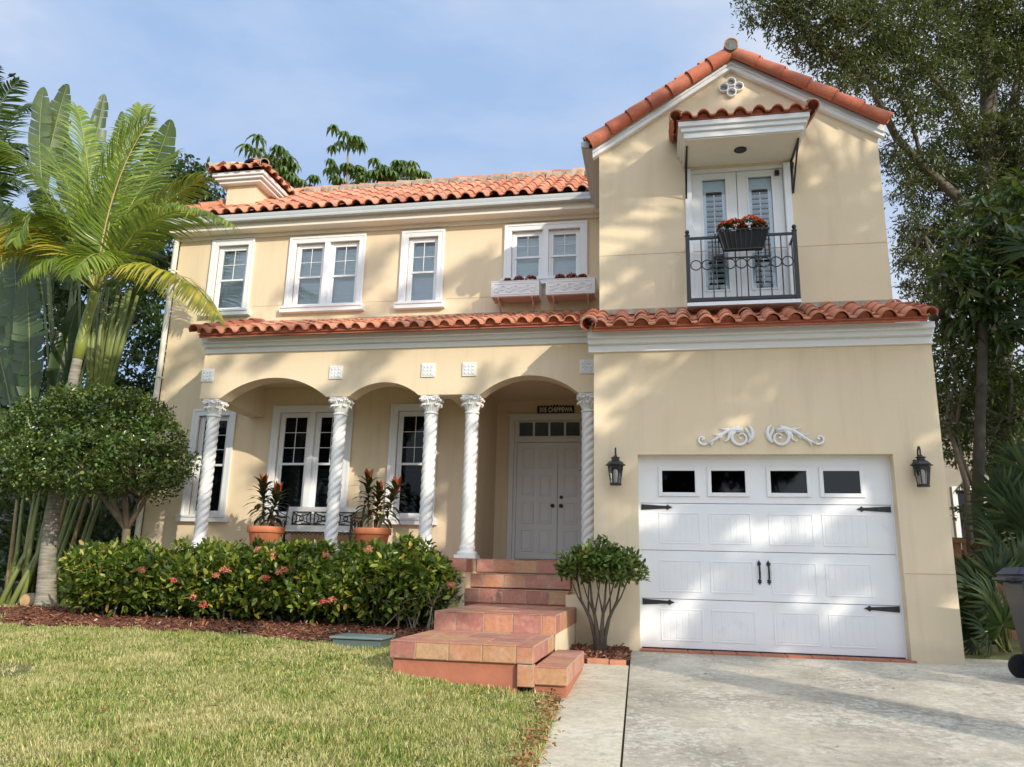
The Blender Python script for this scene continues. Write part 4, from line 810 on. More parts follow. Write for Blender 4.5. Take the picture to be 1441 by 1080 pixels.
for X in (xa-.02, xb+.02):
    b = MB(); b.tube([(X, 2.42, fl+.01), (X, 2.33, 1.35), (X, 2.34, 1.6), (X, 2.40, 1.86), (X, 2.43, 1.90)], [.02, .018, .018, .02, .022], 8); b.tube([(X, 1.86, fl+.01), (X, 1.90, 1.25), (X, 1.87, 1.45), (X, 1.88, 1.64), (X, 1.95, 1.69), (X, 2.2, 1.68), (X, 2.34, 1.70)], .017, 8)
    b.tube([(X, 1.88, 1.42), (X, 2.33, 1.42)], .014, 6); b.tube([(X, 1.9, 1.3), (X, 2.1, 1.36), (X, 2.34, 1.3)], .012, 6); b.tube([(X, 1.9, 1.12), (X, 2.1, 1.30), (X, 2.38, 1.12)], .012, 6)
    for c_ in ((1.98, 1.55), (2.12, 1.55), (2.25, 1.55)): b.tube([(X, c_[0]+.055*math.cos(t), c_[1]+.09*math.sin(t)) for t in np.linspace(0, 2*PI, 15)], .009, 6, cap=False)
    b.build('side_frame', M['black'], T, smooth='auto')
# ================================================================== POTTED TI PLANTS
M['ti_leaf'] = leafmat('ti_leaf', [(0, (.015, .03, .012)), (.35, (.03, .05, .018)), (.6, (.05, .045, .02)), (.85, (.10, .03, .02)), (1, (.06, .10, .03))], .35, .15); M['ti_red'] = leafmat('ti_red_leaf', [(0, (.38, .04, .03)), (.5, (.55, .09, .05)), (1, (.65, .28, .12))], .35, .3)
M['stem'] = solid('brown_stem', (.16, .10, .065), .8, .2, 20)
def ti_plant(x, y, label, heads, seed, pr_=.285):
    T = thing('potted_ti_plant', label, 'potted plant', (x, y, 1.06), 'terracotta pots with ti plants on the porch')
    b = MB(); b.lathe([(pr_*.64, 1.062), (pr_*.66, 1.08), (pr_*.90, 1.385), (pr_*.91, 1.39), (pr_, 1.392), (pr_*1.015, 1.40), (pr_*1.02, 1.475), (pr_*1.0, 1.485), (pr_*.93, 1.485), (pr_*.91, 1.44), (0, 1.43)], (x, y, 0), 36); b.build('pot', M['terracotta'], T, smooth='auto')
    b = MB(); b.lathe([(0, 1.445), (pr_*.9, 1.44), (pr_*.9, 1.43), (0, 1.43)], (x, y, 0), 24); b.build('soil', M['soil'], T)
    rg = np.random.default_rng(seed); b = MB(); S1 = []; S2 = []
    for (hx, hz, bx, n) in heads:
        p0 = np.array([x+bx, y+rg.uniform(-.05, .05), 1.44]); p1 = np.array([x+hx, y+rg.uniform(-.08, .08), hz]); pm = (p0+p1)/2+rg.uniform(-.02, .02, 3); b.tube([p0, pm, p1], [.014, .011, .009], 6)
        k = np.arange(n); tt = (k/n)**.8; P = p0+(p1-p0)*(.30+.70*tt)[:, None]; a = k*2.4+rg.uniform(0, 6); el = -.25+1.2*tt**1.5+rg.uniform(-.15, .15, n)
        D = np.stack([np.cos(a)*np.cos(el), np.sin(a)*np.cos(el), np.sin(el)], 1); S1.append((P, D, np.tile([0, 0, 1.], (n, 1))+0*D, (.33-.04*tt)*rg.uniform(.8, 1.15, n), .072, 1.2))
        m = 4; a = rg.uniform(0, 6)+np.arange(m)*1.6; D = np.stack([np.cos(a)*.25, np.sin(a)*.25, np.ones(m)], 1); U = np.stack([-np.cos(a), -np.sin(a), np.zeros(m)+.2], 1); S2.append((np.tile(p1-[0, 0, .03], (m, 1)), D, U, .27, .10, .3))
    b.build('stem', M['stem'], T, smooth=True); fast_strap('leaves', S1, M['ti_leaf'], T); fast_strap('new_leaves', S2, M['ti_red'], T)
ti_plant(-6.10, 1.5, 'terracotta pot of dark leafed ti plant standing left of the bench', [(-.10, 2.10, -.02, 44), (.13, 1.98, .05, 36)], 3)
ti_plant(-4.33, 1.5, 'terracotta pot with three stemmed red tipped ti plant standing right of the bench', [(-.15, 2.2, -.06, 36), (.06, 2.0, .02, 32), (.34, 2.08, .08, 40)], 8)
# ================================================================== FOLIAGE HELPERS
BARK = solid('grey_bark', (.13, .11, .085), .9, .3, 6, .6, 25); M['bark'] = BARK
M['stem_grey'] = solid('grey_stem', (.09, .075, .055), .9, .3, 12, .4, 40); M['bark_pale'] = solid('pale_bark', (.26, .21, .15), .9, .25, 5, .5, 22); M['bark_dark'] = solid('dark_bark', (.05, .042, .034), .9, .3, 6, .5, 22)
def clumps(rg, blobs, dens, surf=.65):
    """points in ellipsoids (cx,cy,cz,rx,ry,rz) gathered into twig-like clumps, biased to the outer shell"""
    P = []; D = []
    for (cx, cy, cz, rx, ry, rz) in blobs:
        n = max(3, int(dens*(rx*ry+ry*rz+rx*rz))); d = rg.normal(size=(n, 3)); d /= np.linalg.norm(d, axis=1)[:, None]; r = rg.uniform(0, 1, n)**(1/3.)*(1-surf)+surf*rg.uniform(.75, 1.05, n)
        P.append(np.array([cx, cy, cz])+d*r[:, None]*np.array([rx, ry, rz])); D.append(d)
    return np.concatenate(P), np.concatenate(D)
def leaf_clumps(rg, P, D, per, spread, L, W, tv=LEAF, tf=LEAF_F, gravity=-.15, flat=.5):
    n = len(P); tw = D+rg.normal(size=D.shape)*.5; tw /= np.linalg.norm(tw, axis=1)[:, None]
    k = np.repeat(np.arange(n), per); s = rg.uniform(-.5, .5, len(k)); C = P[k]+tw[k]*(s*spread*2)[:, None]+rg.normal(size=(len(k), 3))*spread*.22
    A = tw[k]*.5+rg.normal(size=(len(k), 3))*.6; A[:, 2] += gravity; U = rg.normal(size=A.shape)*flat+np.array([0, 0, 1.]); LL = L*rg.uniform(.65, 1.2, len(k))
    return scat(C, A, U, LL, W*LL/L, tv, tf)
def branch_tree(b, rg, p, d, L, r, depth, tips, kink=.35, fork=(2, 3), droop=0, minr=.004, n=7):
    pts = [p]; dd = d/np.linalg.norm(d); seg = 4
    for i in range(seg):
        dd = dd+rg.normal(size=3)*kink*.35; dd[2] += droop; dd /= np.linalg.norm(dd); pts.append(pts[-1]+dd*L/seg)
    b.tube(pts, np.linspace(r, r*.66, seg+1), n if depth > 1 else 5)
    if depth <= 0: tips.append((pts[-1], dd)); tips.append((pts[-3], dd)); return
    for k in range(rg.integers(fork[0], fork[1]+1)):
        nd = dd+rg.normal(size=3)*.62; branch_tree(b, rg, pts[-1], nd, L*rg.uniform(.6, .85), max(minr, r*.62), depth-1, tips, kink, fork, droop, minr, n)
    if depth >= 1 and rg.random() < .7: nd = dd+rg.normal(size=3)*.9; branch_tree(b, rg, pts[2], nd, L*.55, max(minr, r*.42), depth-1, tips, kink, fork, droop, minr, n)
# ================================================================== HEDGE
rg = np.random.default_rng(4)
T = thing('hedge', 'long clipped ixora hedge with pink and coral blossoms in front of the porch', 'hedge', (-5.3, 0, .05))
M['hedge_leaf'] = leafmat('hedge_leaf', [(0, (.025, .05, .010)), (.35, (.06, .11, .018)), (.6, (.13, .20, .03)), (.85, (.27, .33, .05)), (.96, (.46, .44, .08)), (1, (.45, .22, .07))], .30, .28)
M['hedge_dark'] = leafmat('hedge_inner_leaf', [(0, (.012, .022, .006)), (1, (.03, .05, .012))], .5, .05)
X = np.arange(-7.9, -2.7, .2); bl = []
for x in X:
    h = 1.02+.06*math.sin(x*2.1)+.05*math.sin(x*5.3+1)+(.07 if x > -3.7 or -5.2 < x < -4.4 else 0); e = sm(min((x+8.15)/.5, (-2.45-x)/.4)+.2)
    bl.append((x, .05+rg.uniform(-.05, .05), .58*1+.0, .30, .58*e+.1, (h-.16)/2*e+.05)); bl.append((x, -.15+rg.uniform(-.1, .1), h-.22+rg.uniform(-.03, .04), .24, .36*e+.1, .2))
for i in range(46): x = rg.uniform(-7.9, -2.8); bl.append((x, rg.uniform(-.35, .2), 1.0+rg.uniform(-.03, .10)+(.08 if x > -3.6 else 0), .11, .11, .10))
P, D = clumps(rg, bl, 520, .85); keep = (P[:, 2] > .24+rg.uniform(0, .3, len(P))) & (P[:, 1] < .66); P, D = P[keep], D[keep]; D = D*np.array([.6, 1, 1])+np.array([0, -.1, .35])
hd = leaf_clumps(rg, P, D, 4, .05, .112, .056, gravity=.15)
fastmesh('foliage', [hd], M['hedge_leaf'], T)
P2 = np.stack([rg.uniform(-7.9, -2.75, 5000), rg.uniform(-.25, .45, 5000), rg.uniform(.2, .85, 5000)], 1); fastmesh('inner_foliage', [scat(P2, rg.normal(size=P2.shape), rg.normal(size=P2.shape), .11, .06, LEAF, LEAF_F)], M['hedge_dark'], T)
b = MB()
for i in range(34):
    x = rg.uniform(-7.8, -2.75) if i > 8 else rg.uniform(-3.2, -2.75); y = rg.uniform(-.25, .2) if i > 8 else rg.uniform(-.45, -.2); p = np.array([x, y, .04]); tips = []
    branch_tree(b, rg, p, np.array([rg.uniform(-.25, .25), -.1, 1]), .42, .014, 1, tips, .3, minr=.006, n=5)
b.build('branches', M['bark_pale'], T, smooth=True)
M['pink_petal'] = leafmat('pink_petal', [(0, (.62, .05, .10)), (.5, (.75, .12, .13)), (1, (.78, .22, .14))], .5, .3); M['coral_petal'] = leafmat('coral_petal', [(0, (.70, .18, .12)), (1, (.80, .33, .20))], .5, .3)
def blossom(c, mt, r, T, seed):
    g_ = np.random.default_rng(seed); d = rnd_dirs(g_, 70, -.4); d[:, 1] -= .3; P_ = np.array(c)+d*r*g_.uniform(.7, 1, (len(d), 1)); A_ = g_.normal(size=P_.shape)
    fastmesh('blossom', [scat(P_, A_, d+.2*g_.normal(size=d.shape), r*.5, r*.34, DIAM, DIAM_F)], mt, T)
for i, (u, v_, k) in enumerate([(245, 818, 0), (364, 775, 1), (386, 784, 1), (373, 790, 0), (304, 811, 1), (315, 803, 1), (374, 815, 0), (393, 806, 1), (400, 803, 1), (287, 853, 0), (456, 848, 0), (459, 782, 1), (519, 774, 1), (468, 845, 1), (272, 842, 1), (320, 804, 1), (410, 798, 1), (200, 803, 1), (634, 824, 1)]):
    z_ = at(u, v_, 0)[2]; yb = -.66 if z_ < .85 else -.50; p = at(u, v_, yb); blossom(p, M['pink_petal'] if k == 0 else M['coral_petal'], .048 if i != 2 else .078, T, 100+i)
# ================================================================== TOPIARY IXORA BY THE GARAGE
T = thing('topiary_shrub', 'small round headed ixora shrub on bare stems between steps and garage', 'shrub', (-.72, -.55, 0)); rg = np.random.default_rng(12)
M['shrub_leaf'] = leafmat('shrub_leaf', [(0, (.03, .06, .014)), (.4, (.065, .12, .025)), (.75, (.13, .20, .04)), (1, (.28, .33, .08))], .28, .22)
cx_, cy_ = -.70, -.48; bl = [(cx_+a, cy_+c, 1.0+e, .19+.09*abs(math.sin(9*a)), .22, .13+.05*abs(math.sin(7*a+1))) for a, c, e in ((-.27, 0, .0), (-.1, -.08, .07), (.12, -.05, .03), (.24, 0, .0), (.0, .12, .03), (-.17, -.12, -.02), (.18, -.14, -.05), (.02, 0, .12), (-.32, -.05, -.13), (.33, -.05, -.08))]
P, D = clumps(rg, bl, 620, .8); keep = P[:, 2] > .78+.15*np.abs(rg.normal(size=len(P)))*.6; P, D = P[keep], D[keep]; fastmesh('foliage', [leaf_clumps(rg, P, D+np.array([0, 0, .4]), 4, .04, .085, .042, gravity=.1)], M['shrub_leaf'], T)
b = MB()
for i in range(4):
    a = -1.0+i*.62; q = np.array([cx_+.0+math.sin(a)*.04-.0, cy_+.02*math.cos(i*2), -.03]); b.tube([q, q+(math.sin(a)*.03, 0, .22), q+(math.sin(a)*.10, -.03, .42), q+(math.sin(a)*.22, -.05+.05*(i % 2), .62), q+(math.sin(a)*.30, -.0, .92)], [.038, .03, .02, .014, .010], 8)
    for s in (-1, 1): b.tube([q+(math.sin(a)*.12, -.03, .46), q+(math.sin(a)*.2+.06*s, .03*s, .66), q+(math.sin(a)*.26+.12*s, .06*s, .92)], [.013, .009, .006], 6)
b.build('stem', M['stem_grey'], T, smooth=True); blossom((-.86, -.66, 1.12), M['coral_petal'], .055, T, 77)
# ================================================================== UTILITY BOX, EDGING, HOSE
M['util'] = solid('green_grey_plastic', (.10, .135, .13), .5, .08, 10); M['util_top'] = solid('pale_green_lid', (.16, .22, .21), .55, .12, 8)  # lid green is paler than the body
T = thing('utility_box', 'low green utility box half hidden in the grass beside the steps', 'utility box', (-3.2, -1.6, .05))
b = MB(); b.box(-3.47, -2.93, -1.78, -1.38, -.02, .155); b.build('body', M['util'], T, bevel=.01); b = MB(); b.box(-3.50, -2.90, -1.81, -1.35, .156, .18); b.build('lid', M['util_top'], T, bevel=.008)
M['edge_brick'] = solid('edging_brick', (.50, .22, .13), .85, .2, 8, .3, 30)
for i, (a, c, r_) in enumerate(((-.79, -.56, .0), (-.55, -.375, -.02))):
    b = MB(); b.box(a, c, -1.17, -1.07, gbase(-1.1)-.03, gbase(-1.1)+.055+r_*.3); T = put(b.build('edging_brick', M['edge_brick'], bevel=.006), 'long terracotta edging brick at the foot of the topiary shrub bed' if i == 0 else 'short terracotta edging brick next to the driveway joint', 'brick', 'edging bricks of the small bed')
# ================================================================== MULCH
M['bark_chip'] = leafmat('bark_chip', [(0, (.06, .022, .012)), (.4, (.13, .045, .022)), (.8, (.24, .085, .04)), (.97, (.34, .17, .09)), (1, (.5, .4, .3))], .85, 0)
def mulch_mask(x, y): return (-9.5 < x < -2.4 and y > -1.35-.12*math.sin(x*1.3)-.10*math.sin(x*3.1+1)+.9*sm((-7.4-x)/1.6) and y < .8) or (-1.06 < x < -.40 and -1.08 < y < -.02)
def chips(n, x0, x1, y0, y1, seed):
    g_ = np.random.default_rng(seed); Pn = np.stack([g_.uniform(x0, x1, n), g_.uniform(y0, y1, n)], 1); Pn = Pn[[mulch_mask(*p) for p in Pn]]
    z = np.array([(gz(*p) if p[0] < -1.2 else gbase(p[1])-.0) for p in Pn])+g_.uniform(.0, .035, len(Pn))+.012; P3 = np.column_stack([Pn, z]); A = g_.normal(size=P3.shape); A[:, 2] *= .25; U = g_.normal(size=P3.shape)*.45+np.array([0, 0, 1.]); L_ = g_.uniform(.03, .085, len(P3))
    return scat(P3, A, U, L_, L_*.42, [(0, -.4, 0), (0, .4, 0), (1, .5, .03), (.9, -.3, -.02), (0, -.4, -.12), (0, .4, -.12), (1, .5, -.1), (.9, -.3, -.13)], [(0, 3, 2, 1), (0, 4, 7, 3), (1, 2, 6, 5), (0, 1, 5, 4), (3, 7, 6, 2)])
put(fastmesh('mulch', [chips(26000, -9.6, -2.3, -1.8, .8, 1), chips(2600, -1.1, -.37, -1.1, 0, 2)], M['bark_chip']), 'reddish brown bark mulch under the hedge', None, None, 'stuff')
xs = np.arange(-9.6, -2.2, .2); b = MB()
def sheet2(x0, x1, y0, y1, mat, name, dz):
    xs = np.linspace(x0, x1, 24); ys = np.linspace(y0, y1, 12); V = [(x, y, (gz(x, y) if x < -1.2 else gbase(y)-.02)+dz) for y in ys for x in xs]; b = MB(); b.add(V, [(j*24+i, j*24+i+1, (j+1)*24+i+1, (j+1)*24+i) for j in range(11) for i in range(23)]); return b.build(name, mat, smooth=True)
M['bed'] = solid('bed_soil', (.075, .032, .018), .95, .35, 14, .6, 40)
put(sheet2(-9.3, -2.38, -1.30, .84, M['bed'], 'planting_bed', .006), 'dark planting bed under the bark mulch', None, None, 'structure'); put(sheet2(-1.06, -.39, -1.08, -.01, M['bed'], 'planting_bed', .012), 'small planting bed between steps and garage', None, None, 'structure')
# ================================================================== GRASS
def grassmat():
    m, t, b, N, L = nt('grass_blade'); g = N.new('ShaderNodeNewGeometry'); r = ramp(t, g.outputs['Random Per Island'], [(0, (.04, .08, .018)), (.3, (.17, .29, .045)), (.5, (.32, .43, .075)), (.72, (.55, .56, .15)), (.86, (.70, .52, .20)), (1, (.90, .82, .48))])
    r1 = ramp(t, g.outputs['Random Per Island'], [(0, (.26, .28, .08)), (.4, (.58, .54, .20)), (1, (.82, .72, .42))])
    n = noise(t, 1.1, 5, .6, g.outputs['Position']); r2 = ramp(t, n.outputs[0], [(.42, (.05, .05, .05)), (.62, (.85, .85, .85))]); col = mixc(t, r2.outputs[0], r.outputs[0], r1.outputs[0])
    L.new(col, b.inputs['Base Color']); b.inputs['Roughness'].default_value = .5; tr = N.new('ShaderNodeBsdfTranslucent'); L.new(col, tr.inputs[0]); mx = N.new('ShaderNodeMixShader'); mx.inputs[0].default_value = .35; L.new(b.outputs[0], mx.inputs[1]); L.new(tr.outputs[0], mx.inputs[2]); L.new(mx.outputs[0], N['Material Output'].inputs[0]); return m
M['grass'] = grassmat(); rg = np.random.default_rng(33)
def lawn_pts(n, x0, x1, y0, y1):
    P = np.stack([rg.uniform(x0, x1, n), rg.uniform(y0, y1, n)], 1); x, y = P[:, 0], P[:, 1]
    edge = -.87-.05*(y+2.6)+rg.normal(size=n)*.018; ok = (x < edge) & ~((x > -2.36) & (y > -3.08)) & ~((x > -2.6) & (y > -1)) & ~((x > -1.07) & (y > -3.1))
    ok &= ~((x > -3.52) & (x < -2.88) & (y > -1.83) & (y < -1.3)); bed = np.array([mulch_mask(a, c-.06) for a, c in P]); ok &= ~bed; ok &= (x > .42*(y+10)*-1.9-3.6)   # keep to what the view can take in
    ok &= (y < 1.3)
    return P[ok]
BL = [(0, -.5, 0), (0, .5, 0), (.55, .38, .06), (.55, -.38, .06), (1, 0, .30)]; BLF = [(0, 3, 2), (0, 2, 1), (3, 4, 2)]
sets = []
for n, x0, x1, y0, y1, Lm, Wm in ((170000, -5.2, -.7, -6.6, -3.6, .042, .0065), (140000, -8.5, -.9, -3.6, -1.2, .044, .0085), (60000, -13, -5, -5.5, -.6, .055, .007), (20000, -14, -8.5, -1.5, 1.3, .06, .008)):
    P = lawn_pts(n, x0, x1, y0, y1); z = ghv(P)-.004; P3 = np.column_stack([P, z]); m = len(P3); a = rg.uniform(0, 2*PI, m); lean = rg.uniform(.4, 2.8, m); A = np.stack([np.cos(a)*lean*1.7, np.sin(a)*lean, np.ones(m)], 1); U = np.stack([-np.cos(a), -np.sin(a), lean*.2], 1)
    tuft = 1+.55*np.sin(P[:, 0]*9.1+2*np.sin(P[:, 1]*4.3))*np.sin(P[:, 1]*8.3+2*np.sin(P[:, 0]*5.1)); sets.append(scat(P3, A, U, Lm*rg.uniform(.5, 1.35, m)*np.clip(tuft, .55, 1.6), Wm*rg.uniform(.6, 1.6, m), BL, BLF))
put(fastmesh('grass', sets, M['grass']), 'thick green and straw coloured lawn grass', None, None, 'stuff')
M['dry_leaf'] = leafmat('dry_leaf', [(0, (.16, .06, .025)), (.5, (.34, .15, .06)), (1, (.48, .28, .12))], .7, .1)
y = rg.uniform(-6.3, -3.0, 420); x = -.90-.05*(y+2.6)+rg.normal(size=420)*.06-.03; P = np.column_stack([x, y, ghv(np.column_stack([x, y]))+rg.uniform(.01, .05, 420)])
x2 = rg.uniform(-7, -1, 150); y2 = rg.uniform(-6, -1.6, 150); k = ~((x2 > -2.4) & (y2 > -3.1)); P2 = np.column_stack([x2, y2, ghv(np.column_stack([x2, y2]))+.045])[k]
x3 = rg.uniform(-.3, 3.6, 90); y3 = -rg.uniform(.05, 1, 90)**1.3*4.5-.05; P4 = np.column_stack([x3, y3, np.array([gbase(q) for q in y3])+.008])
A = rg.normal(size=P.shape); A[:, 2] *= .3; A2 = rg.normal(size=P2.shape); A2[:, 2] *= .3; A4 = rg.normal(size=P4.shape); A4[:, 2] *= .1
up3 = lambda n: rg.normal(size=(n, 3))*.35+np.array([0, 0, 1.])
put(fastmesh('fallen_leaves', [scat(P, A, up3(len(P)), rg.uniform(.03, .07, len(P)), .025, LEAF, LEAF_F), scat(P2, A2, up3(len(P2)), .05, .02, LEAF, LEAF_F), scat(P4, A4, up3(len(P4)), rg.uniform(.015, .035, len(P4)), .012, LEAF, LEAF_F)], M['dry_leaf']), 'dry brown leaves scattered along the lawn edge and driveway', None, None, 'stuff')
# ================================================================== PALMS AND BIG LEAVED PLANTS ON THE LEFT
def bez(p0, p1, p2, n):
    t = np.linspace(0, 1, n)[:, None]; return (1-t)**2*p0+2*t*(1-t)*p1+t*t*p2
M['palm_leaf'] = leafmat('palm_leaf', [(0, (.09, .15, .02)), (.4, (.18, .27, .03)), (.8, (.29, .37, .045)), (1, (.42, .44, .07))], .33, .38)
M['palm_yellow'] = leafmat('palm_yellow_leaf', [(0, (.20, .25, .03)), (.4, (.42, .40, .04)), (.8, (.60, .46, .05)), (1, (.45, .30, .08))], .4, .35)
M['palm_dark'] = leafmat('palm_dark_leaf', [(0, (.022, .05, .012)), (.6, (.045, .085, .02)), (1, (.09, .13, .03))], .35, .25)
M['rachis'] = solid('rachis', (.30, .30, .07), .45, .15, 5); M['rachis_brown'] = solid('rachis_tan', (.38, .27, .12), .5, .15, 5)
def frond(T, p0, p1, p2, Lmax, mat, rg, name='frond', n=52, w=.038, hang=.35, fwd=.75, rmat=None, lift=.25, r0=.022, start=.16):
    C = bez(p0, p1, p2, 40); b = MB(); b.tube(C, np.linspace(r0, .004, 40), 6); fr = b.build(name, rmat or M['rachis'], T, smooth=True)
    n = int(n*1.5); t = np.linspace(start, .99, n); idx = t*39; i0 = np.floor(idx).astype(int); f = (idx-i0)[:, None]; P = C[i0]*(1-f)+C[np.minimum(i0+1, 39)]*f; Tn = np.gradient(C, axis=0)[i0]; Tn /= np.linalg.norm(Tn, axis=1)[:, None]
    S = np.cross(Tn, np.array([0, 0, 1.])); S /= (np.linalg.norm(S, axis=1)[:, None]+1e-6); Uv = np.cross(S, Tn); sets = []
    Lp = 1.25*Lmax*np.sin(PI*(.12+.83*t))**.7
    for s in (-1, 1):
        A = S*s+Tn*(fwd+.5*t[:, None]**2)+Uv*lift+rg.normal(size=P.shape)*.07; A /= np.linalg.norm(A, axis=1)[:, None]; A[:, 2] -= hang*(.5+.5*rg.random(n)); sets.append((P, A, Uv+rg.normal(size=P.shape)*.1, Lp*rg.uniform(.9, 1.05, n), w, 1.2))
    fast_strap('leaflets', sets, mat, fr); return fr
rg = np.random.default_rng(21)
T = thing('palm_tree', 'young palm with a ringed grey trunk, green crownshaft and yellowing fronds left of the house', 'palm tree', (-9.7, 1.3, .08))
pts = [np.array(q) for q in ((-9.68, 1.3, -.05), (-9.70, 1.3, .35), (-9.78, 1.3, .9), (-9.82, 1.3, 1.67), (-9.84, 1.3, 2.8), (-9.84, 1.3, 3.97), (-9.82, 1.3, 4.3))]
Cc = []; rr = []; R_ = [.19, .15, .125, .112, .095, .082, .08]
for i in range(len(pts)-1):
    for k in range(24):
        q = k/24; Cc.append(pts[i]*(1-q)+pts[i+1]*q); rr.append((R_[i]*(1-q)+R_[i+1]*q)*(1+.022*(1 if (k % 3) == 0 else -.3)))
b = MB(); b.tube(Cc, rr, 18)
def trunkmat():
    m, t, bs, N, L = nt('palm_trunk'); c = ocoord(t); mp = N.new('ShaderNodeMapping'); mp.inputs['Scale'].default_value = (1.5, 1.5, 14); L.new(c, mp.inputs[0]); n = noise(t, 2.2, 6, .6, mp.outputs[0]); r = ramp(t, n.outputs[0], [(.32, (.16, .145, .12)), (.6, (.36, .33, .27))]); n2 = noise(t, 3, 6, .6, c); r2 = ramp(t, n2.outputs[0], [(.5, (0, 0, 0)), (.7, (.6, .6, .6))]); L.new(mixc(t, r2.outputs[0], r.outputs[0], (.10, .12, .07)), bs.inputs['Base Color']); bs.inputs['Roughness'].default_value = .9; bump(t, bs, n.outputs[0], .5, .02); return m
M['palm_trunk'] = trunkmat(); b.build('trunk', M['palm_trunk'], T, smooth=True)
M['crownshaft'] = solid('crownshaft', (.25, .30, .06), .35, .18, 4); b = MB(); b.tube([(-9.82, 1.3, 4.28), (-9.80, 1.3, 4.6), (-9.75, 1.3, 5.1), (-9.70, 1.3, 5.35), (-9.68, 1.3, 5.5)], [.092, .095, .08, .07, .08], 14); b.build('crownshaft', M['crownshaft'], T, smooth=True)
base = np.array([-9.68, 1.3, 5.5])
def fpx(u, v, Y): return at(u, v, Y)
PL, PYm, PD = M['palm_leaf'], M['palm_yellow'], M['palm_dark']
for (c, e, L_, mt, hang, lift, n_) in [((60, 230, .6), (-10, 200, .2), .6, PL, .4, .25, 50), ((90, 330, .3), (30, 395, .0), .5, PL, .5, .2, 44), ((175, 225, 2.4), (200, 150, 2.8), .6, PL, .25, .3, 50), ((200, 290, 1.6), (290, 250, 1.8), .6, PL, .3, .3, 54), ((40, 330, 1.6), (-60, 300, 2), .6, PL, .4, .2, 50), ((148, 255, 1.2), (212, 168, 1.5), .85, PL, .15, .35, 64), ((105, 250, 1.8), (62, 205, 2.4), .7, PL, .3, .3, 54), ((70, 250, .7), (20, 340, .2), .6, PL, .4, .25, 50), ((215, 250, .9), (330, 318, .6), .62, PL, .35, .2, 60),
      ((225, 330, .4), (306, 445, .0), .70, PYm, .45, .15, 54), ((75, 265, 1.0), (-40, 350, .9), .75, PYm, .75, .0, 56), ((160, 320, .5), (100, 385, -.1), .62, PL, .2, .2, 44), ((130, 225, 2.0), (108, 150, 2.4), .65, PL, .2, .3, 50), ((180, 260, 2.2), (250, 215, 2.8), .6, PL, .3, .3, 50), ((170, 330, 2.2), (232, 372, 2.9), .5, PD, .4, .2, 44), ((95, 300, 2.4), (30, 300, 3.2), .6, PL, .4, .2, 48)]:
    frond(T, base, fpx(*c), fpx(*e), L_, mt, rg, n=n_, hang=hang, lift=lift, rmat=M['rachis_brown'] if c[0] == 148 else None)
b = MB(); b.tube([base-(0, 0, .1), base+(.03, 0, .5), base+(.1, -.05, 1.3)], [.05, .03, .01], 8); b.build('spear_leaf', M['crownshaft'], T, smooth=True)
# paddle leaves
def paddlemat(name, c1, c2, tr=.3):
    m, t, b, N, L = nt(name); g = N.new('ShaderNodeNewGeometry'); r = ramp(t, g.outputs['Random Per Island'], [(0, c1), (1, c2)]); n = noise(t, 3, 5, .6, g.outputs['Position']); r3 = ramp(t, n.outputs[0], [(.3, (.8, .8, .8)), (.7, (1.15, 1.15, 1.1))]); col = mixc(t, 1., r.outputs[0], r3.outputs[0], 'MULTIPLY'); L.new(col, b.inputs['Base Color']); b.inputs['Roughness'].default_value = .35
    t2 = N.new('ShaderNodeBsdfTranslucent'); L.new(mixc(t, .5, col, (.3, .4, .05)), t2.inputs[0]); mx = N.new('ShaderNodeMixShader'); mx.inputs[0].default_value = tr; L.new(b.outputs[0], mx.inputs[1]); L.new(t2.outputs[0], mx.inputs[2]); L.new(mx.outputs[0], N['Material Output'].inputs[0]); return m
M['paddle'] = paddlemat('paddle_leaf', (.05, .085, .028), (.10, .14, .045)); M['paddle_dark'] = paddlemat('paddle_leaf_dark', (.025, .055, .018), (.05, .09, .03), .2); M['petiole'] = solid('petiole', (.19, .23, .07), .45, .2, 3); M['petiole2'] = solid('petiole_tan', (.30, .22, .10), .6, .25, 3)  # paddle_dark: darker leaf copy, also carries shadow on the left-edge leaves in its colour
def paddle(T, root, p0, p1, p2, w, mat, rg, side=None, name='paddle_leaf', torn=.35, fold=.35, pr_=.022):
    C = bez(p0, p1, p2, 60); Tn = np.gradient(C, axis=0); Tn /= np.linalg.norm(Tn, axis=1)[:, None]
    S = np.array([1., .15, 0]) if side is None else np.array(side, float); b = MB()
    k = 0
    while k < 58:
        seg = int(rg.integers(3, 8)); e = min(59, k+seg)
        for s in (-1, 1):
            wk = rg.uniform(.72, 1.06); dr = rg.uniform(-.25, .18)*(1 if rg.random() < torn*1.6 else .3); gap = 0 if rg.random() > torn else rg.uniform(.2, .9); V = []
            for i in range(k, e+1):
                t = i/59; W_ = wk*w*(math.sin(PI*min(1, .08+t*.92))**.55)*(1-.12*t); Sd = S-Tn[i]*(S@Tn[i]); Sd /= np.linalg.norm(Sd); Nn = np.cross(Tn[i], Sd); sh = (i-(k+e)/2)/60*gap
                for q in (0, .25, .5, .75, 1.0): V.append(C[i]+Tn[i]*(.25*W_*q-sh*q*.5)+Sd*s*W_*q*(1-.08*q)+Nn*(fold*W_*q*(1-q*.9)+dr*W_*q*q))
            m = e-k+1; b.add(V, [(i*5+j, i*5+j+1, (i+1)*5+j+1, (i+1)*5+j) for i in range(m-1) for j in range(4)])
        k = e
    o = b.build(name, mat, T, smooth=True); b = MB(); b.tube([root, (root+p0)/2+np.array([.02, 0, .05]), p0]+list(C[2:58:5]), [pr_*1.5, pr_*1.2, pr_]+[pr_*.8*(1-i/14) for i in range(len(C[2:58:5]))], 8); b.build('petiole', M['petiole'], o, smooth=True)
rg = np.random.default_rng(8)
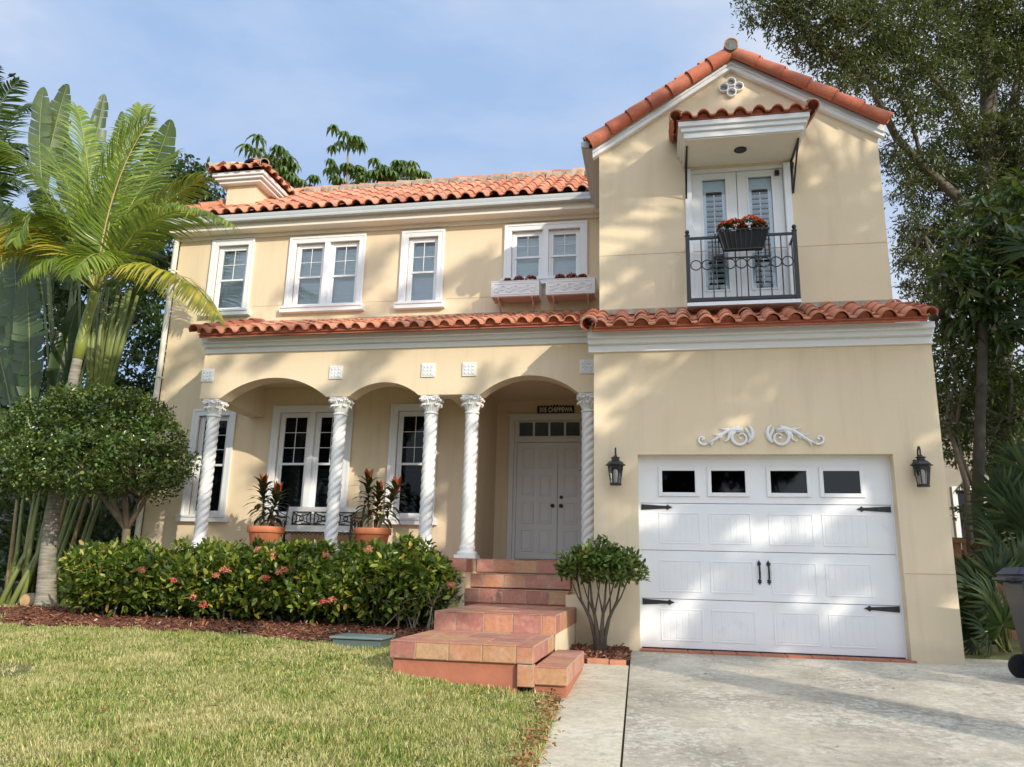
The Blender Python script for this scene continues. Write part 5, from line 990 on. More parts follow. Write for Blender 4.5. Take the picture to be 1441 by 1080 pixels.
T = thing('travellers_palm', 'tall plant with huge torn paddle leaves and upright green stalks at the left edge', 'traveller palm', (-10.9, 2.6, .08))
rt_ = np.array([-10.95, 2.6, .1])
for (b0, c, e, w_, mt, sd, tn) in [((60, 265, 3.2), (50, 190, 3.2), (62, 122, 3.4), .30, 'paddle', (.6, .8, 0), .5), ((60, 260, 3.6), (78, 170, 3.6), (95, 118, 3.5), .34, 'paddle', (1, .4, 0), .6), ((110, 300, 3.4), (135, 200, 3.4), (147, 132, 3.5), .26, 'paddle', (.8, .6, 0), .5), ((165, 330, 3.2), (225, 230, 3.2), (240, 168, 3.0), .40, 'paddle', (1, .3, .1), .75), ((145, 300, 4), (165, 210, 4), (172, 155, 4), .22, 'paddle', (1, .3, 0), .4),
        ((95, 290, 3.8), (100, 210, 3.8), (60, 150, 3.8), .36, 'paddle', (1, .4, 0), .6), ((30, 560, 2.2), (24, 440, 2.1), (20, 345, 2.3), .42, 'paddle_dark', (1, .15, 0), .25), ((43, 565, 2.0), (42, 470, 1.9), (38, 385, 2.1), .40, 'paddle_dark', (1, .2, 0), .4), ((75, 570, 3), (90, 480, 3), (112, 425, 3.2), .30, 'paddle_dark', (1, .4, 0), .1), ((160, 480, 3.6), (180, 420, 3.5), (205, 400, 3.4), .25, 'paddle_dark', (.6, .6, .4), .2), ((10, 640, 1.7), (5, 600, 1.6), (-20, 570, 1.5), .3, 'paddle', (1, .2, 0), .2),
        ((10, 430, 2.8), (0, 340, 2.8), (-12, 262, 3), .42, 'paddle', (1, .2, 0), .5), ((100, 410, 3.3), (112, 330, 3.3), (150, 285, 3.4), .36, 'paddle_dark', (1, .3, .2), .4), ((62, 430, 3.5), (52, 350, 3.5), (22, 300, 3.5), .42, 'paddle_dark', (1, .3, 0), .4), ((130, 570, 3.4), (150, 500, 3.4), (168, 440, 3.5), .3, 'paddle_dark', (1, .4, .2), .3), ((15, 570, 2.9), (-5, 470, 2.9), (-30, 400, 2.9), .4, 'paddle_dark', (1, .2, 0), .3),
        ((150, 420, 4.2), (215, 330, 4.2), (300, 290, 4.4), .34, 'paddle_dark', (.6, .5, .6), .4), ((110, 380, 4.5), (80, 300, 4.4), (40, 270, 4.2), .4, 'paddle_dark', (1, .2, .3), .4), ((110, 330, 4.6), (150, 260, 4.6), (190, 250, 4.6), .4, 'paddle_dark', (.8, .2, -.4), .4)]:
    paddle(T, rt_+np.array([rg.uniform(-.4, .9), rg.uniform(-.4, .6), 0]), fpx(*b0), fpx(*c), fpx(*e), w_, M[mt], rg, side=sd, torn=min(.85, tn*1.5), fold=rg.uniform(.15, .45))
for i in range(15):
    x = -11.25+i*.10+rg.uniform(-.05, .05); b = MB(); b.tube([(x, 1.9+rg.uniform(-.2, .6), .05), (x+rg.uniform(-.05, .08), 2.1, 1.0), (x+(x+10.6)*.35, 2.3, 2.2+rg.uniform(0, .8))], [.05, .04, .02], 8); b.build('stalk', M['petiole'] if i % 4 else M['petiole2'], T, smooth=True)
for i in range(11):
    u = 128+i*6.5; p = fpx(u+rg.uniform(-3, 3), 400+rg.uniform(0, 30), 2.6+.1*(i % 3)); q = fpx(125+i*2.6, 560, 2.8); b = MB(); b.tube([q, (p+q)/2+np.array([-.02, 0, 0]), p], [.035, .05, .03], 6); b.build('stalk', M['petiole'], T, smooth=True)
T = thing('dark_palm', 'drooping dark green fronds entering at the far left edge of the garden', 'palm tree', (-13.2, 3.6, .08)); b0 = fpx(-45, 330, 3.6)
b = MB(); b.tube([(-13.2, 3.6, 0), (-13.25, 3.6, 3), b0], [.14, .12, .09], 10); b.build('trunk', M['palm_trunk'], T, smooth=True)
for (c, e) in (((-40, 180, 3.6), (28, 112, 3.4)), ((-20, 200, 3.4), (38, 205, 3.2)), ((-20, 220, 3.6), (40, 262, 3.2)), ((0, 250, 3.3), (60, 330, 3)), ((-60, 150, 3.6), (-8, 90, 3.2)), ((10, 140, 4), (40, 150, 4.4))): frond(T, b0, fpx(*c), fpx(*e), .55, M['palm_dark'], rg, hang=.5, n=46, w=.042, lift=.15)
# cut log and undergrowth
T = thing('cut_log', 'short cut palm log showing its pale round end on the ground', 'log', (-10.2, 1.2, .2)); b = MB(); c = at(35, 845, 1.15); b.lathe([(0, -.0), (.105, -.0), (.108, .01), (.105, .5), (0, .5)], c, 20, axis=1); b.build('bark_shell', M['bark'], T, smooth='auto'); b = MB(); b.lathe([(0, -.004), (.092, -.004), (.092, .002), (0, .002)], c, 20, axis=1); b.build('cut_face', solid('cut_wood', (.52, .33, .17), .8, .2, 12), T)
M['fern'] = leafmat('undergrowth_leaf', [(0, (.015, .03, .01)), (.6, (.03, .06, .015)), (1, (.07, .11, .03))], .45, .15)
rg = np.random.default_rng(44); P = np.stack([rg.uniform(-14, -9.1, 2600), rg.uniform(2.3, 4.2, 2600), rg.uniform(.1, 2.6, 2600)**1], 1)
put(fastmesh('undergrowth', [scat(P, rg.normal(size=P.shape)+(0, -.3, 0), rg.normal(size=P.shape)+(0, 0, 1), rg.uniform(.12, .32, len(P)), .10, LEAF, LEAF_F)], M['fern']), 'dark leafy undergrowth in the shade behind the palms', None, None, 'stuff')
# ================================================================== ROUND CROWNED SMALL TREE
rg = np.random.default_rng(15); T = thing('round_tree', 'small tree with a dense rounded crown of glossy leaves in front of the palm', 'tree', (-8.0, .9, .08))
M['round_leaf'] = leafmat('round_leaf', [(0, (.022, .045, .013)), (.4, (.05, .095, .02)), (.75, (.11, .17, .035)), (1, (.26, .31, .09))], .22, .2, spec=.7); c0 = at(128, 640, .8)
bl = []
for (u, v, r_, y_) in [(60, 600, .60, .7), (120, 585, .62, .6), (175, 590, .6, .7), (215, 625, .55, .8), (235, 655, .42, .8), (185, 655, .6, .4), (125, 650, .66, .2), (65, 650, .62, .4), (20, 640, .55, .8), (15, 675, .45, .6), (70, 690, .42, .5), (130, 695, .42, .4), (190, 695, .36, .5), (225, 680, .36, .9), (100, 620, .6, 1.2), (170, 640, .6, 1.3), (40, 665, .5, 1.2), (150, 570, .32, .8), (90, 565, .3, .8), (218, 590, .32, .9), (-20, 650, .5, .8)]:
    p = at(u, v, y_); bl.append((p[0], p[1], p[2], r_, r_, r_*.8))
P, D = clumps(rg, bl, 560, .8); k = P[:, 2] > 1.95+.1*rg.normal(size=len(P)); P, D = P[k], D[k]; fastmesh('crown', [leaf_clumps(rg, P, D+(0, 0, .2), 5, .07, .062, .042, gravity=.0)], M['round_leaf'], T)
b = MB(); f_ = at(178, 745, .85); g0 = np.array([f_[0]+.05, .85, 0]); b.tube([g0, (g0+f_)/2+(.03, 0, 0), f_], [.08, .065, .06], 10)
for (u, v, y_) in ((152, 690, .8), (205, 680, .9), (120, 660, .7), (230, 640, .9), (170, 640, .6)):
    e = at(u, v, y_); b.tube([f_, (f_+e)/2+(.02, .02, -.06), e, e+(rg.uniform(-.3, .3), 0, .45)], [.052, .042, .034, .012], 8)
tips = []
for i in range(16): branch_tree(b, rg, f_+(rg.uniform(-.5, .3), rg.uniform(-.2, .2), .5), np.array([rg.uniform(-1, 1), rg.uniform(-.6, .6), .5]), .5, .022, 2, tips, minr=.004, n=5)
b.build('trunk', solid('olive_bark', (.17, .135, .085), .9, .25, 8, .5, 25), T, smooth=True)
# ================================================================== TREES BEHIND
def leafy_tree(name, label, cat, root, trunk, blobs, dens, per, spread, L, W, lm, bm, seed, group=None, tv=LEAF, tf=LEAF_F, grav=-.2, limbs=(), surf=.6, tr=.16, branch=True):
    rg = np.random.default_rng(seed); T = thing(name, label, cat, root, group); b = MB(); tp_ = [np.array(q, float) for q in trunk]; b.tube(tp_, np.linspace(tr, tr*.55, len(tp_)), 10)
    for lb in limbs: b.tube([np.array(q, float) for q in lb[0]], np.linspace(lb[1], lb[1]*.4, len(lb[0])), 8)
    nodes = tp_[len(tp_)//2:]+[np.array(q, float) for lb in limbs for q in lb[0]]
    if branch:
        for bl_ in blobs:
            c = np.array(bl_[:3]); src = min(nodes, key=lambda q: np.linalg.norm(q-c)+rg.uniform(0, .5)); mid = (src+c)/2+rg.normal(size=3)*.12; r0 = .035 if L < .2 else .05; b.tube([src, mid, c], [r0, r0*.7, r0*.4], 6)
            for _ in range(4):
                e = c+rg.normal(size=3)*np.array(bl_[3:])*.6; b.tube([c, (c+e)/2+rg.normal(size=3)*.05, e], [r0*.4, r0*.25, r0*.12], 5)
    b.build('trunk', bm, T, smooth=True); P, D = clumps(rg, blobs, dens, surf); fastmesh('crown', [leaf_clumps(rg, P, D, per, spread, L, W, tv, tf, grav)], lm, T); return T
def pb(L): return [(*at(u, v, y_), r_, r_, r_*.85) for u, v, y_, r_ in L]
M['oak_leaf'] = leafmat('oak_leaf', [(0, (.022, .032, .012)), (.4, (.042, .058, .020)), (.8, (.085, .10, .035)), (1, (.16, .15, .06))], .38, .22); M['mango_leaf'] = leafmat('broad_dark_leaf', [(0, (.012, .028, .010)), (.5, (.022, .05, .014)), (1, (.05, .10, .025))], .32, .2)
M['under_leaf'] = leafmat('shrub_lit_leaf', [(0, (.015, .028, .008)), (.5, (.035, .06, .014)), (.85, (.07, .10, .02)), (1, (.20, .24, .05))], .38, .25)
oak = [(1075, 8, 4, .55), (1110, 25, 4, .55), (1150, 20, 4, .7), (1135, 62, 4.2, .45), (1170, 85, 4.4, .5), (1205, 50, 4.6, .75), (1215, 105, 4.6, .55), (1185, 120, 4.2, .3), (1250, 30, 5, .8), (1260, 90, 5, .7), (1255, 140, 5, .4), (1300, 60, 5.4, .8), (1310, 120, 5.4, .7), (1290, 165, 5, .4), (1350, 30, 6, .9), (1360, 100, 6, .8), (1400, 60, 6.2, .9), (1441, 30, 6.4, 1.), (1435, 120, 6.4, .9), (1340, 175, 5.6, .55), (1385, 190, 6.2, .6), (1430, 210, 6.4, .8), (1260, 215, 5.4, .35), (1300, 225, 5.6, .35), (1275, 265, 5.6, .35), (1330, 250, 6, .4), (1380, 260, 6.2, .5), (1425, 290, 6.4, .6), (1290, 315, 6, .4), (1335, 310, 6.2, .45), (1275, 360, 6, .3), (1305, 380, 6, .4), (1355, 350, 6.4, .5), (1280, 405, 6, .22), (1320, 425, 6, .35), (1350, 410, 6, .4), (1180, 0, 4.2, .6), (1240, -20, 4.8, .7), (1310, -20, 5.4, .8), (1390, -20, 6, .9), (1470, 200, 6.6, 1.2), (1480, 60, 6.6, 1.2), (1275, 235, 6.5, .45), (1310, 270, 6.8, .6), (1350, 215, 7, .7), (1290, 340, 6.8, .45), (1325, 350, 7, .6), (1370, 310, 7, .7), (1300, 420, 7, .4), (1340, 395, 7, .6), (1330, 440, 7.2, .5), (1400, 250, 7.4, .8), (1441, 350, 7, .9)]
tk = [at(1412, 940, 6.8), at(1412, 700, 6.8), at(1408, 500, 6.8), at(1398, 380, 6.6), at(1388, 250, 6.4), at(1392, 120, 6.2), at(1380, 0, 6.0)]
lb = [([at(1400, 340, 6.6), at(1355, 285, 6.2), at(1300, 235, 5.8), at(1262, 195, 5.4), at(1220, 110, 4.8), at(1150, 60, 4.2)], .12), ([at(1392, 240, 6.4), at(1340, 140, 5.8), at(1270, 60, 5.2), at(1180, 10, 4.4)], .08), ([at(1388, 250, 6.4), at(1425, 150, 6.4), at(1441, 20, 6.4)], .09), ([at(1441, 430, 6.6), at(1425, 250, 6.8), at(1435, 90, 6.8)], .10), ([at(1408, 500, 6.8), at(1350, 400, 6.4), at(1300, 330, 6)], .05), ([at(1300, 235, 5.8), at(1285, 180, 5.4), at(1230, 60, 5)], .05)]
leafy_tree('oak_tree', 'tall spreading tree with fine olive leaves and sky gaps rising right of the house', 'tree', tuple(at(1412, 930, 6.8)*np.array([1, 1, 0])), tk, pb(oak), 185, 9, .17, .10, .036, M['oak_leaf'], M['bark'], 51, limbs=lb, tr=.26, surf=.35)
leafy_tree('broadleaf_tree', 'dark tree with large glossy leaves filling the gap right of the garage roof', 'tree', (4.9, 3.2, 0), [(4.9, 3.2, 0), (4.85, 3.2, 2), tuple(at(1385, 420, 3.2)), tuple(at(1400, 350, 3.2))], pb([(1400, 300, 3.2, .5), (1441, 280, 3.4, .5), (1370, 340, 3.2, .45), (1420, 350, 3.2, .6), (1345, 385, 3, .35), (1385, 400, 3, .5), (1435, 420, 3, .6), (1400, 450, 3.2, .5), (1355, 435, 3.4, .35), (1460, 350, 3.2, .6), (1330, 445, 3.6, .2)]), 60, 6, .12, .26, .085, M['mango_leaf'], M['bark_dark'], 52, grav=-.55, limbs=[([at(1312, 452, 3.6), at(1345, 420, 3.4), at(1372, 380, 3.3), at(1390, 330, 3.2)], .07)], tr=.1)
leafy_tree('side_shrub', 'loose leafy shrub catching the sun beside the right wall of the garage', 'shrub', (4.7, 3.6, 0), [(4.75, 3.6, 0), tuple(at(1360, 680, 3.6)), tuple(at(1335, 600, 3.6))], pb([(1340, 490, 5, .5), (1380, 500, 5, .6), (1425, 500, 5, .6), (1345, 560, 5, .5), (1395, 570, 5, .6), (1441, 580, 5, .6), (1335, 620, 5, .4), (1335, 500, 3.6, .35), (1375, 505, 3.6, .4), (1420, 520, 3.6, .45), (1340, 550, 3.6, .4), (1385, 560, 3.6, .45), (1430, 570, 3.6, .4), (1335, 600, 3.8, .35), (1380, 610, 3.8, .4), (1430, 620, 3.6, .35), (1345, 640, 3.8, .25), (1460, 560, 3.6, .5), (1330, 525, 4, .3), (1325, 480, 4, .3), (1345, 470, 4, .35), (1400, 470, 4, .4), (1400, 660, 4, .35), (1441, 670, 4, .4), (1355, 720, 4.2, .2), (1325, 560, 4, .3)]), 200, 5, .08, .085, .045, M['under_leaf'], M['bark'], 53, limbs=[([at(1372, 690, 3.6), at(1352, 640, 3.6), at(1345, 600, 3.6)], .04), ([at(1378, 690, 3.6), at(1385, 640, 3.6), at(1410, 590, 3.6)], .035), ([at(1441, 690, 3.6), at(1425, 640, 3.6), at(1420, 590, 3.6)], .035)], tr=.06)
leafy_tree('rear_tree', 'dark leafy tree standing behind the left corner of the house', 'tree', (-12.6, 8, 0), [(-12.6, 8, 0), (-12.6, 8, 5), (-12.7, 8, 9)], pb([(262, 245, 8, .6), (285, 262, 8, .6), (245, 270, 8, .7), (280, 290, 8, .6), (225, 300, 8, .8), (240, 340, 8, .8), (215, 380, 8, .8), (235, 420, 8, .8), (200, 460, 7, .8), (225, 490, 7, .7), (190, 530, 6, .7), (215, 560, 6, .6), (180, 600, 6, .7), (150, 640, 6, .7), (210, 640, 5.5, .5), (120, 420, 8, .8), (60, 420, 8, 1.), (0, 440, 8, 1.), (60, 500, 7, 1), (120, 520, 7, .9), (150, 350, 8, .9), (90, 330, 8, .9), (20, 330, 8, .9), (60, 620, 6, .9), (0, 600, 6, .9), (110, 720, 5, .8), (170, 760, 5, .6), (30, 740, 5, .9), (90, 810, 4.5, .6), (180, 820, 4.5, .5), (30, 380, 6, .8), (100, 470, 6, .8), (30, 560, 5, .8), (150, 560, 6, .7), (75, 400, 7, .8), (190, 420, 7, .7), (150, 450, 7, .7), (0, 640, 5, .8), (60, 680, 5, .7)]), 80, 6, .16, .17, .085, M['mango_leaf'], M['bark_dark'], 54, tr=.2)
# umbrella trees behind the roof
M['umb_leaf'] = leafmat('umbrella_leaf', [(0, (.05, .10, .025)), (.5, (.09, .16, .035)), (1, (.20, .26, .06))], .3, .3)
def umbrella_tree(label, heads, seed):
    rg = np.random.default_rng(seed); c = at(heads[0][0], 262, 8.5); T = thing('umbrella_tree', label, 'tree', (c[0], 8.5, 0), 'umbrella trees behind the roof'); b = MB(); P = []; A = []; LL = []
    b.tube([(c[0], 8.5, 0), (c[0], 8.5, 6), (c[0], 8.5, 10.2)], [.12, .1, .06], 8)
    for (u, v, r_) in heads:
        h = at(u, v, 8.5+rg.uniform(-.3, .3)); b.tube([(c[0], 8.5, 9.2), ((c[0]+h[0])/2, 8.5, (9.6+h[2])/2), h], [.05, .04, .025], 6)
        for k in range(9):
            a = k*2.4+rg.uniform(-.3, .3); d = np.array([math.cos(a), math.sin(a), .45+rg.uniform(-.5, .4)]); e = h+d*r_*rg.uniform(.5, .9); b.tube([h-(0, 0, .1*(k % 3)), (h+e)/2+(0, 0, .05), e], [.014, .010, .008], 5)
            for j in range(9): t = j*2*PI/9; P.append(e); A.append((math.cos(t), math.sin(t), -.35+rg.uniform(-.3, .1))); LL.append(r_*rg.uniform(.42, .62))
    b.build('trunk', M['bark_pale'], T, smooth=True); P = np.array(P); A = np.array(A); fast_strap('crown', [(P, A, np.tile([0, 0, 1.], (len(P), 1)), np.array(LL), .095, 2.2)], M['umb_leaf'], T)
umbrella_tree('umbrella tree with drooping leaf whorls just right of the chimney', [(375, 222, .75), (392, 238, .6), (420, 262, .5), (400, 258, .5)], 1)
umbrella_tree('tall thin umbrella tree sticking up highest above the tiled ridge', [(490, 205, .55), (478, 240, .45), (505, 243, .35), (490, 262, .5)], 2)
umbrella_tree('low wide umbrella tree crown showing over the middle of the ridge', [(525, 258, .5), (542, 246, .55), (560, 250, .55), (580, 252, .5), (550, 262, .5)], 3)
# fan palms on the right
M['fan_leaf'] = leafmat('fan_palm_leaf', [(0, (.008, .02, .006)), (.5, (.016, .035, .009)), (1, (.045, .07, .016))], .6, .12, spec=.2)
def fan_palm(label, root, leaves, seed, R_=.55):
    rg = np.random.default_rng(seed); T = thing('fan_palm', label, 'palm', root, 'fan palms beside the right wall'); b = MB(); sets = []
    for (u, v, y_, s) in leaves:
        h = at(u, v, y_); r0 = np.array(root)+(rg.uniform(-.1, .1), rg.uniform(-.1, .1), .05); b.tube([r0, (r0+h)/2+(0, 0, .15), h], [.014, .011, .008], 6); out = h-r0; out[2] *= .4; out /= np.linalg.norm(out)+1e-6; n = 30
        up2 = np.array([0, 0, 1.])-out*out[2]; sd = np.cross(out, up2); a = np.linspace(-2.3, 2.3, n); tilt = np.array([rg.uniform(-.3, .3), -.6, .5]); e1 = out+np.array([0, 0, .5]); e1 /= np.linalg.norm(e1); nn = tilt-e1*(tilt@e1); nn /= np.linalg.norm(nn); e2 = np.cross(nn, e1)
        A = np.cos(a)[:, None]*e1+np.sin(a)[:, None]*e2+rg.normal(size=(n, 3))*.05; sets.append((np.tile(h, (n, 1)), A, np.tile(nn, (n, 1)), R_*s*(1-.12*np.abs(a)/2.3)*rg.uniform(.9, 1.05, n), .05*s, 1.2))
    b.build('petiole', M['petiole'], T, smooth=True); fast_strap('fronds', sets, M['fan_leaf'], T)
fan_palm('large fan palm with upright fingered leaves above the trash bin', (5.0, 2.2, 0), [(1412, 700, 2.2, 1.0), (1450, 670, 2.2, 1.2), (1430, 730, 1.8, 1.1), (1392, 740, 2.2, .85), (1450, 750, 1.8, 1.1), (1430, 650, 2.6, .9), (1455, 350, 2.6, 1.2), (1460, 450, 2.6, 1.1), (1400, 770, 1.6, .9), (1435, 700, 2.6, 1.2)], 1, .52)
fan_palm('low fan palm spreading its leaves at the base of the garage wall', (4.35, 1.4, 0), [(1375, 830, 1.3, 1), (1395, 850, 1.2, 1), (1365, 860, 1.4, .9), (1385, 890, 1.1, .9), (1372, 900, 1.3, .8), (1400, 815, 1.4, 1), (1410, 880, 1.2, 1), (1390, 870, 1.6, 1), (1365, 815, 1.7, .8), (1430, 800, 1.5, 1.1)], 2, .5)
rg = np.random.default_rng(90); T = thing('areca_palm', 'feathery palm fronds hanging in front of the neighbouring wall on the right', 'palm', (5.6, 4.6, 0)); b = MB(); top = at(1435, 560, 4.6); b.tube([(5.6, 4.6, 0), (5.7, 4.6, 2), top], [.05, .045, .03], 8); b.build('stem', M['petiole'], T, smooth=True)
for c, e in (((1410, 500, 4.6), (1395, 560, 4.4)), ((1440, 480, 4.6), (1420, 590, 4.3)), ((1400, 470, 4.8), (1370, 500, 4.8)), ((1425, 600, 4.4), (1390, 660, 4.2)), ((1400, 640, 4.4), (1345, 690, 4.2)), ((1390, 620, 4.6), (1330, 640, 4.6))): frond(T, top, at(*c), at(*e), .34, M['palm_dark'], rg, n=34, w=.022, hang=.5, r0=.01)
M['red_leaf'] = leafmat('red_ti_leaf', [(0, (.05, .01, .012)), (.5, (.20, .025, .025)), (.85, (.40, .06, .06)), (1, (.10, .12, .03))], .3, .2)
rg = np.random.default_rng(91); T = thing('red_ti_shrub', 'shrub with dark red and pink leaves at the foot of the wooden fence', 'shrub', (4.55, 3.0, 0)); b = MB(); P = []; 
for u, v in ((1358, 790), (1372, 780), (1362, 815), (1378, 805), (1352, 800), (1368, 800)): p = at(u, v, 2.9); b.tube([(4.55, 3, 0), (p+np.array([4.55, 3, 0]))/2, p], [.015, .012, .008], 5); P += [p]*16
b.build('stem', M['stem'], T, smooth=True); P = np.array(P); A = rg.normal(size=P.shape)+(0, 0, .4); fast_strap('leaves', [(P, A, np.tile([0, 0, 1.], (len(P), 1)), .22*rg.uniform(.6, 1.1, len(P)), .06, 1.2)], M['red_leaf'], T)
# ================================================================== FENCE, NEIGHBOURS
M['fence'] = solid('fence_wood', (.24, .13, .065), .85, .3, 3, .3, 20)
T = thing('wooden_fence', 'weathered brown wooden board fence between the garage and the neighbour', 'fence', (5.5, 4.6, 0)); 
for z in (1.55, .95, .35): b = MB(); b.box(3.4, 11, 4.52, 4.56, z, z+.09); b.build('rail', M['fence'], T); b = MB(); x = 3.4
while x < 11: b.box(x, x+.14, 4.56, 4.58, -.1, 1.62+random.uniform(-.015, .015)); x += .15
b.build('board', M['fence'], T)
for x in (3.6, 5.45, 7.3, 9.2): b = MB(); b.box(x-.05, x+.05, 4.44, 4.52, -.1, 1.72); b.build('post', M['fence'], T)
M['nbwall'] = solid('neighbour_stucco', (.36, .33, .28), .9, .06, 2, .2, 30)
T = thing('neighbour_house', 'grey beige house wall with a white framed dark window behind the right hand plants', 'house', (8, 9, 0)); b = MB(); hx = at(1340, 700, 9)[0]; hz = at(1340, 685, 9)[2]; hb = at(1340, 775, 9)[2]; hx1 = at(1376, 700, 9)[0]
b.wall(5.6, 16, -.2, 4.3, 9, .25, [(hx, hx1, hb, hz)]); b.box(5.6, 5.85, 9.25, 18, -.2, 4.3); b.build('wall', M['nbwall'], T)
b = MB(); b.box(hx, hx+.10, 8.96, 9.1, hb, hz); b.box(hx1-.10, hx1, 8.96, 9.1, hb, hz); b.box(hx+.1, hx1-.1, 8.96, 9.1, hz-.08, hz); b.box(hx+.1, hx1-.1, 8.94, 9.1, hb, hb+.08); wn = b.build('window', M['white'], T); b = MB(); b.box(hx+.1, hx1-.1, 9.08, 9.09, hb+.08, hz-.08); b.build('pane', M['glass_black'], wn)
b = MB(); b.box(5.2, 16.4, 8.6, 18.4, 4.3, 4.45); b.add([(5.2, 8.6, 4.45), (16.4, 8.6, 4.45), (16.4, 18.4, 4.45), (5.2, 18.4, 4.45), (8, 13.5, 6.2), (14, 13.5, 6.2)], [(0, 1, 5, 4), (1, 2, 5), (2, 3, 4, 5), (3, 0, 4)]); b.build('roof', solid('grey_roof', (.06, .057, .054), .9, .1), T)
M['nb2'] = solid('neighbour_grey', (.16, .16, .165), .9, .1, 2); T = thing('neighbour_garage', 'shaded grey wall of a building behind the palms on the left', 'building', (-14, 9, 0)); b = MB(); b.box(-19, -10.2, 9.5, 15, -.2, 3.6); b.build('wall', M['nb2'], T); b = MB(); b.add([(-19.4, 9.2, 3.6), (-9.9, 9.2, 3.6), (-9.9, 15.3, 3.6), (-19.4, 15.3, 3.6), (-17, 12.2, 5), (-12, 12.2, 5)], [(0, 1, 5, 4), (1, 2, 5), (2, 3, 4, 5), (3, 0, 4), (0, 3, 2, 1)]); b.build('roof', M['nb2'], T)
# ================================================================== TRASH BIN
M['bin'] = solid('navy_plastic', (.012, .02, .045), .38, .1, 6); M['bin_lid'] = solid('navy_lid', (.016, .028, .055), .5, .1, 6); M['rubber'] = solid('rubber', (.012, .012, .012), .8)
T = thing('trash_bin', 'navy blue wheeled trash bin with a white mark beside the driveway', 'trash bin', (3.57, -1.0, -.05), rz=rad(-4)); b = MB(); V = []
for z, x0, x1, y0, y1 in ((.04, .10, .62, -.24, .24), (.98, -.02, .72, -.30, .30)): V += [(x0, y0, z), (x1, y0, z), (x1, y1, z), (x0, y1, z)]
b.add(V, [(3, 2, 1, 0), (0, 1, 5, 4), (1, 2, 6, 5), (2, 3, 7, 6), (3, 0, 4, 7), (4, 5, 6, 7)]); b.build('body', M['bin'], T, bevel=.03, local=True)
b = MB(); b.box(-.05, .76, -.33, .33, .985, 1.04); b.build('rim', M['bin'], T, bevel=.01, local=True)
b = MB(); V = [(-.07, -.34, 1.045), (.79, -.34, 1.045), (.79, .34, 1.045), (-.07, .34, 1.045), (.0, -.26, 1.12), (.68, -.26, 1.10), (.68, .26, 1.10), (.0, .26, 1.12)]; b.add(V, [(3, 2, 1, 0), (0, 1, 5, 4), (1, 2, 6, 5), (2, 3, 7, 6), (3, 0, 4, 7), (4, 5, 6, 7)]); b.build('lid', M['bin_lid'], T, bevel=.015, local=True)
b = MB(); 
for x in (-.02, .20, .5): b.box(x, x+.07, -.325, -.29, .87, .985)
b.build('rib', M['bin'], T, bevel=.006, local=True); b = MB(); b.tube([(-.06, -.2, .99), (-.12, -.2, 1.0), (-.12, .2, 1.0), (-.06, .2, .99)], .016, 8); b.build('handle', M['bin'], T, local=True)
for y in (-.27, .27):
    b = MB(); b.lathe([(.05, -.025), (.115, -.025), (.125, -.018), (.125, .018), (.115, .025), (.05, .025)], (.07, y, .125), 28, axis=1); w_ = b.build('wheel', M['rubber'], T, smooth='auto', local=True)
    b = MB(); b.lathe([(0, -.034), (.03, -.034), (.03, .034), (0, .034)], (.07, y, .125), 14, axis=1)
    for k in range(6): a = k*PI/3; b.bar((.07, y, .125), (.07+.10*math.cos(a), y, .125+.10*math.sin(a)), .02, .045, (0, 1, 0))
    b.build('hub', M['bin'], w_, local=True)
cv = bpy.data.curves.new('logo', 'FONT'); cv.body = 'Tampa'; cv.size = .13; cv.shear = .3; cv.extrude = .001; cv.align_x = 'CENTER'; tmp = bpy.data.objects.new('logo_src', cv); COL.objects.link(tmp); dg = bpy.context.evaluated_depsgraph_get(); me = bpy.data.meshes.new_from_object(tmp.evaluated_get(dg)); bpy.data.objects.remove(tmp)
wv = np.array([v.co[:] for v in me.vertices]); sc_ = .155/(wv[:, 0].max()-wv[:, 0].min()); wv *= np.array([sc_, sc_*1.6, 1]); z_ = .70+wv[:, 1]; yv = -.24-.06*(z_-.04)/.94-.004-wv[:, 2]; me.vertices.foreach_set('co', np.stack([.135+wv[:, 0], yv, z_], 1).astype(np.float32).ravel()); me.materials.clear(); me.materials.append(M['white_gloss']); o = bpy.data.objects.new('city_mark', me); COL.objects.link(o); o.parent = T
b = MB()
for x, z0, z1 in ((.17, .64, .72), (.20, .645, .70), (.19, .79, .87)): b.box(x-.006, x+.006, -.24-.06*(z0-.04)/.94-.008, -.24-.06*(z1-.04)/.94+.01, z0, z1)
b.build('city_mark_stroke', M['white_gloss'], T, local=True)
# ================================================================== BIRD
c = at(17.5, 106, 4.5); T = thing('bird', 'small dark bird in the sky above the left palms', 'bird', tuple(c)); b = MB(); d = np.array([.85, 0, .42])
b.tube([c-d*.16, c-d*.11, c-d*.06, c-d*.01, c+d*.03, c+d*.06, c+d*.085, c+d*.115], [.008, .010, .028, .036, .032, .022, .021, .003], 10); b.tube([c+(0, -.02, .02), c+np.array([-.05, -.035, .0]), c+np.array([-.10, -.03, -.03])], [.02, .022, .004], 8); b.build('body', M['black'], T, smooth=True)
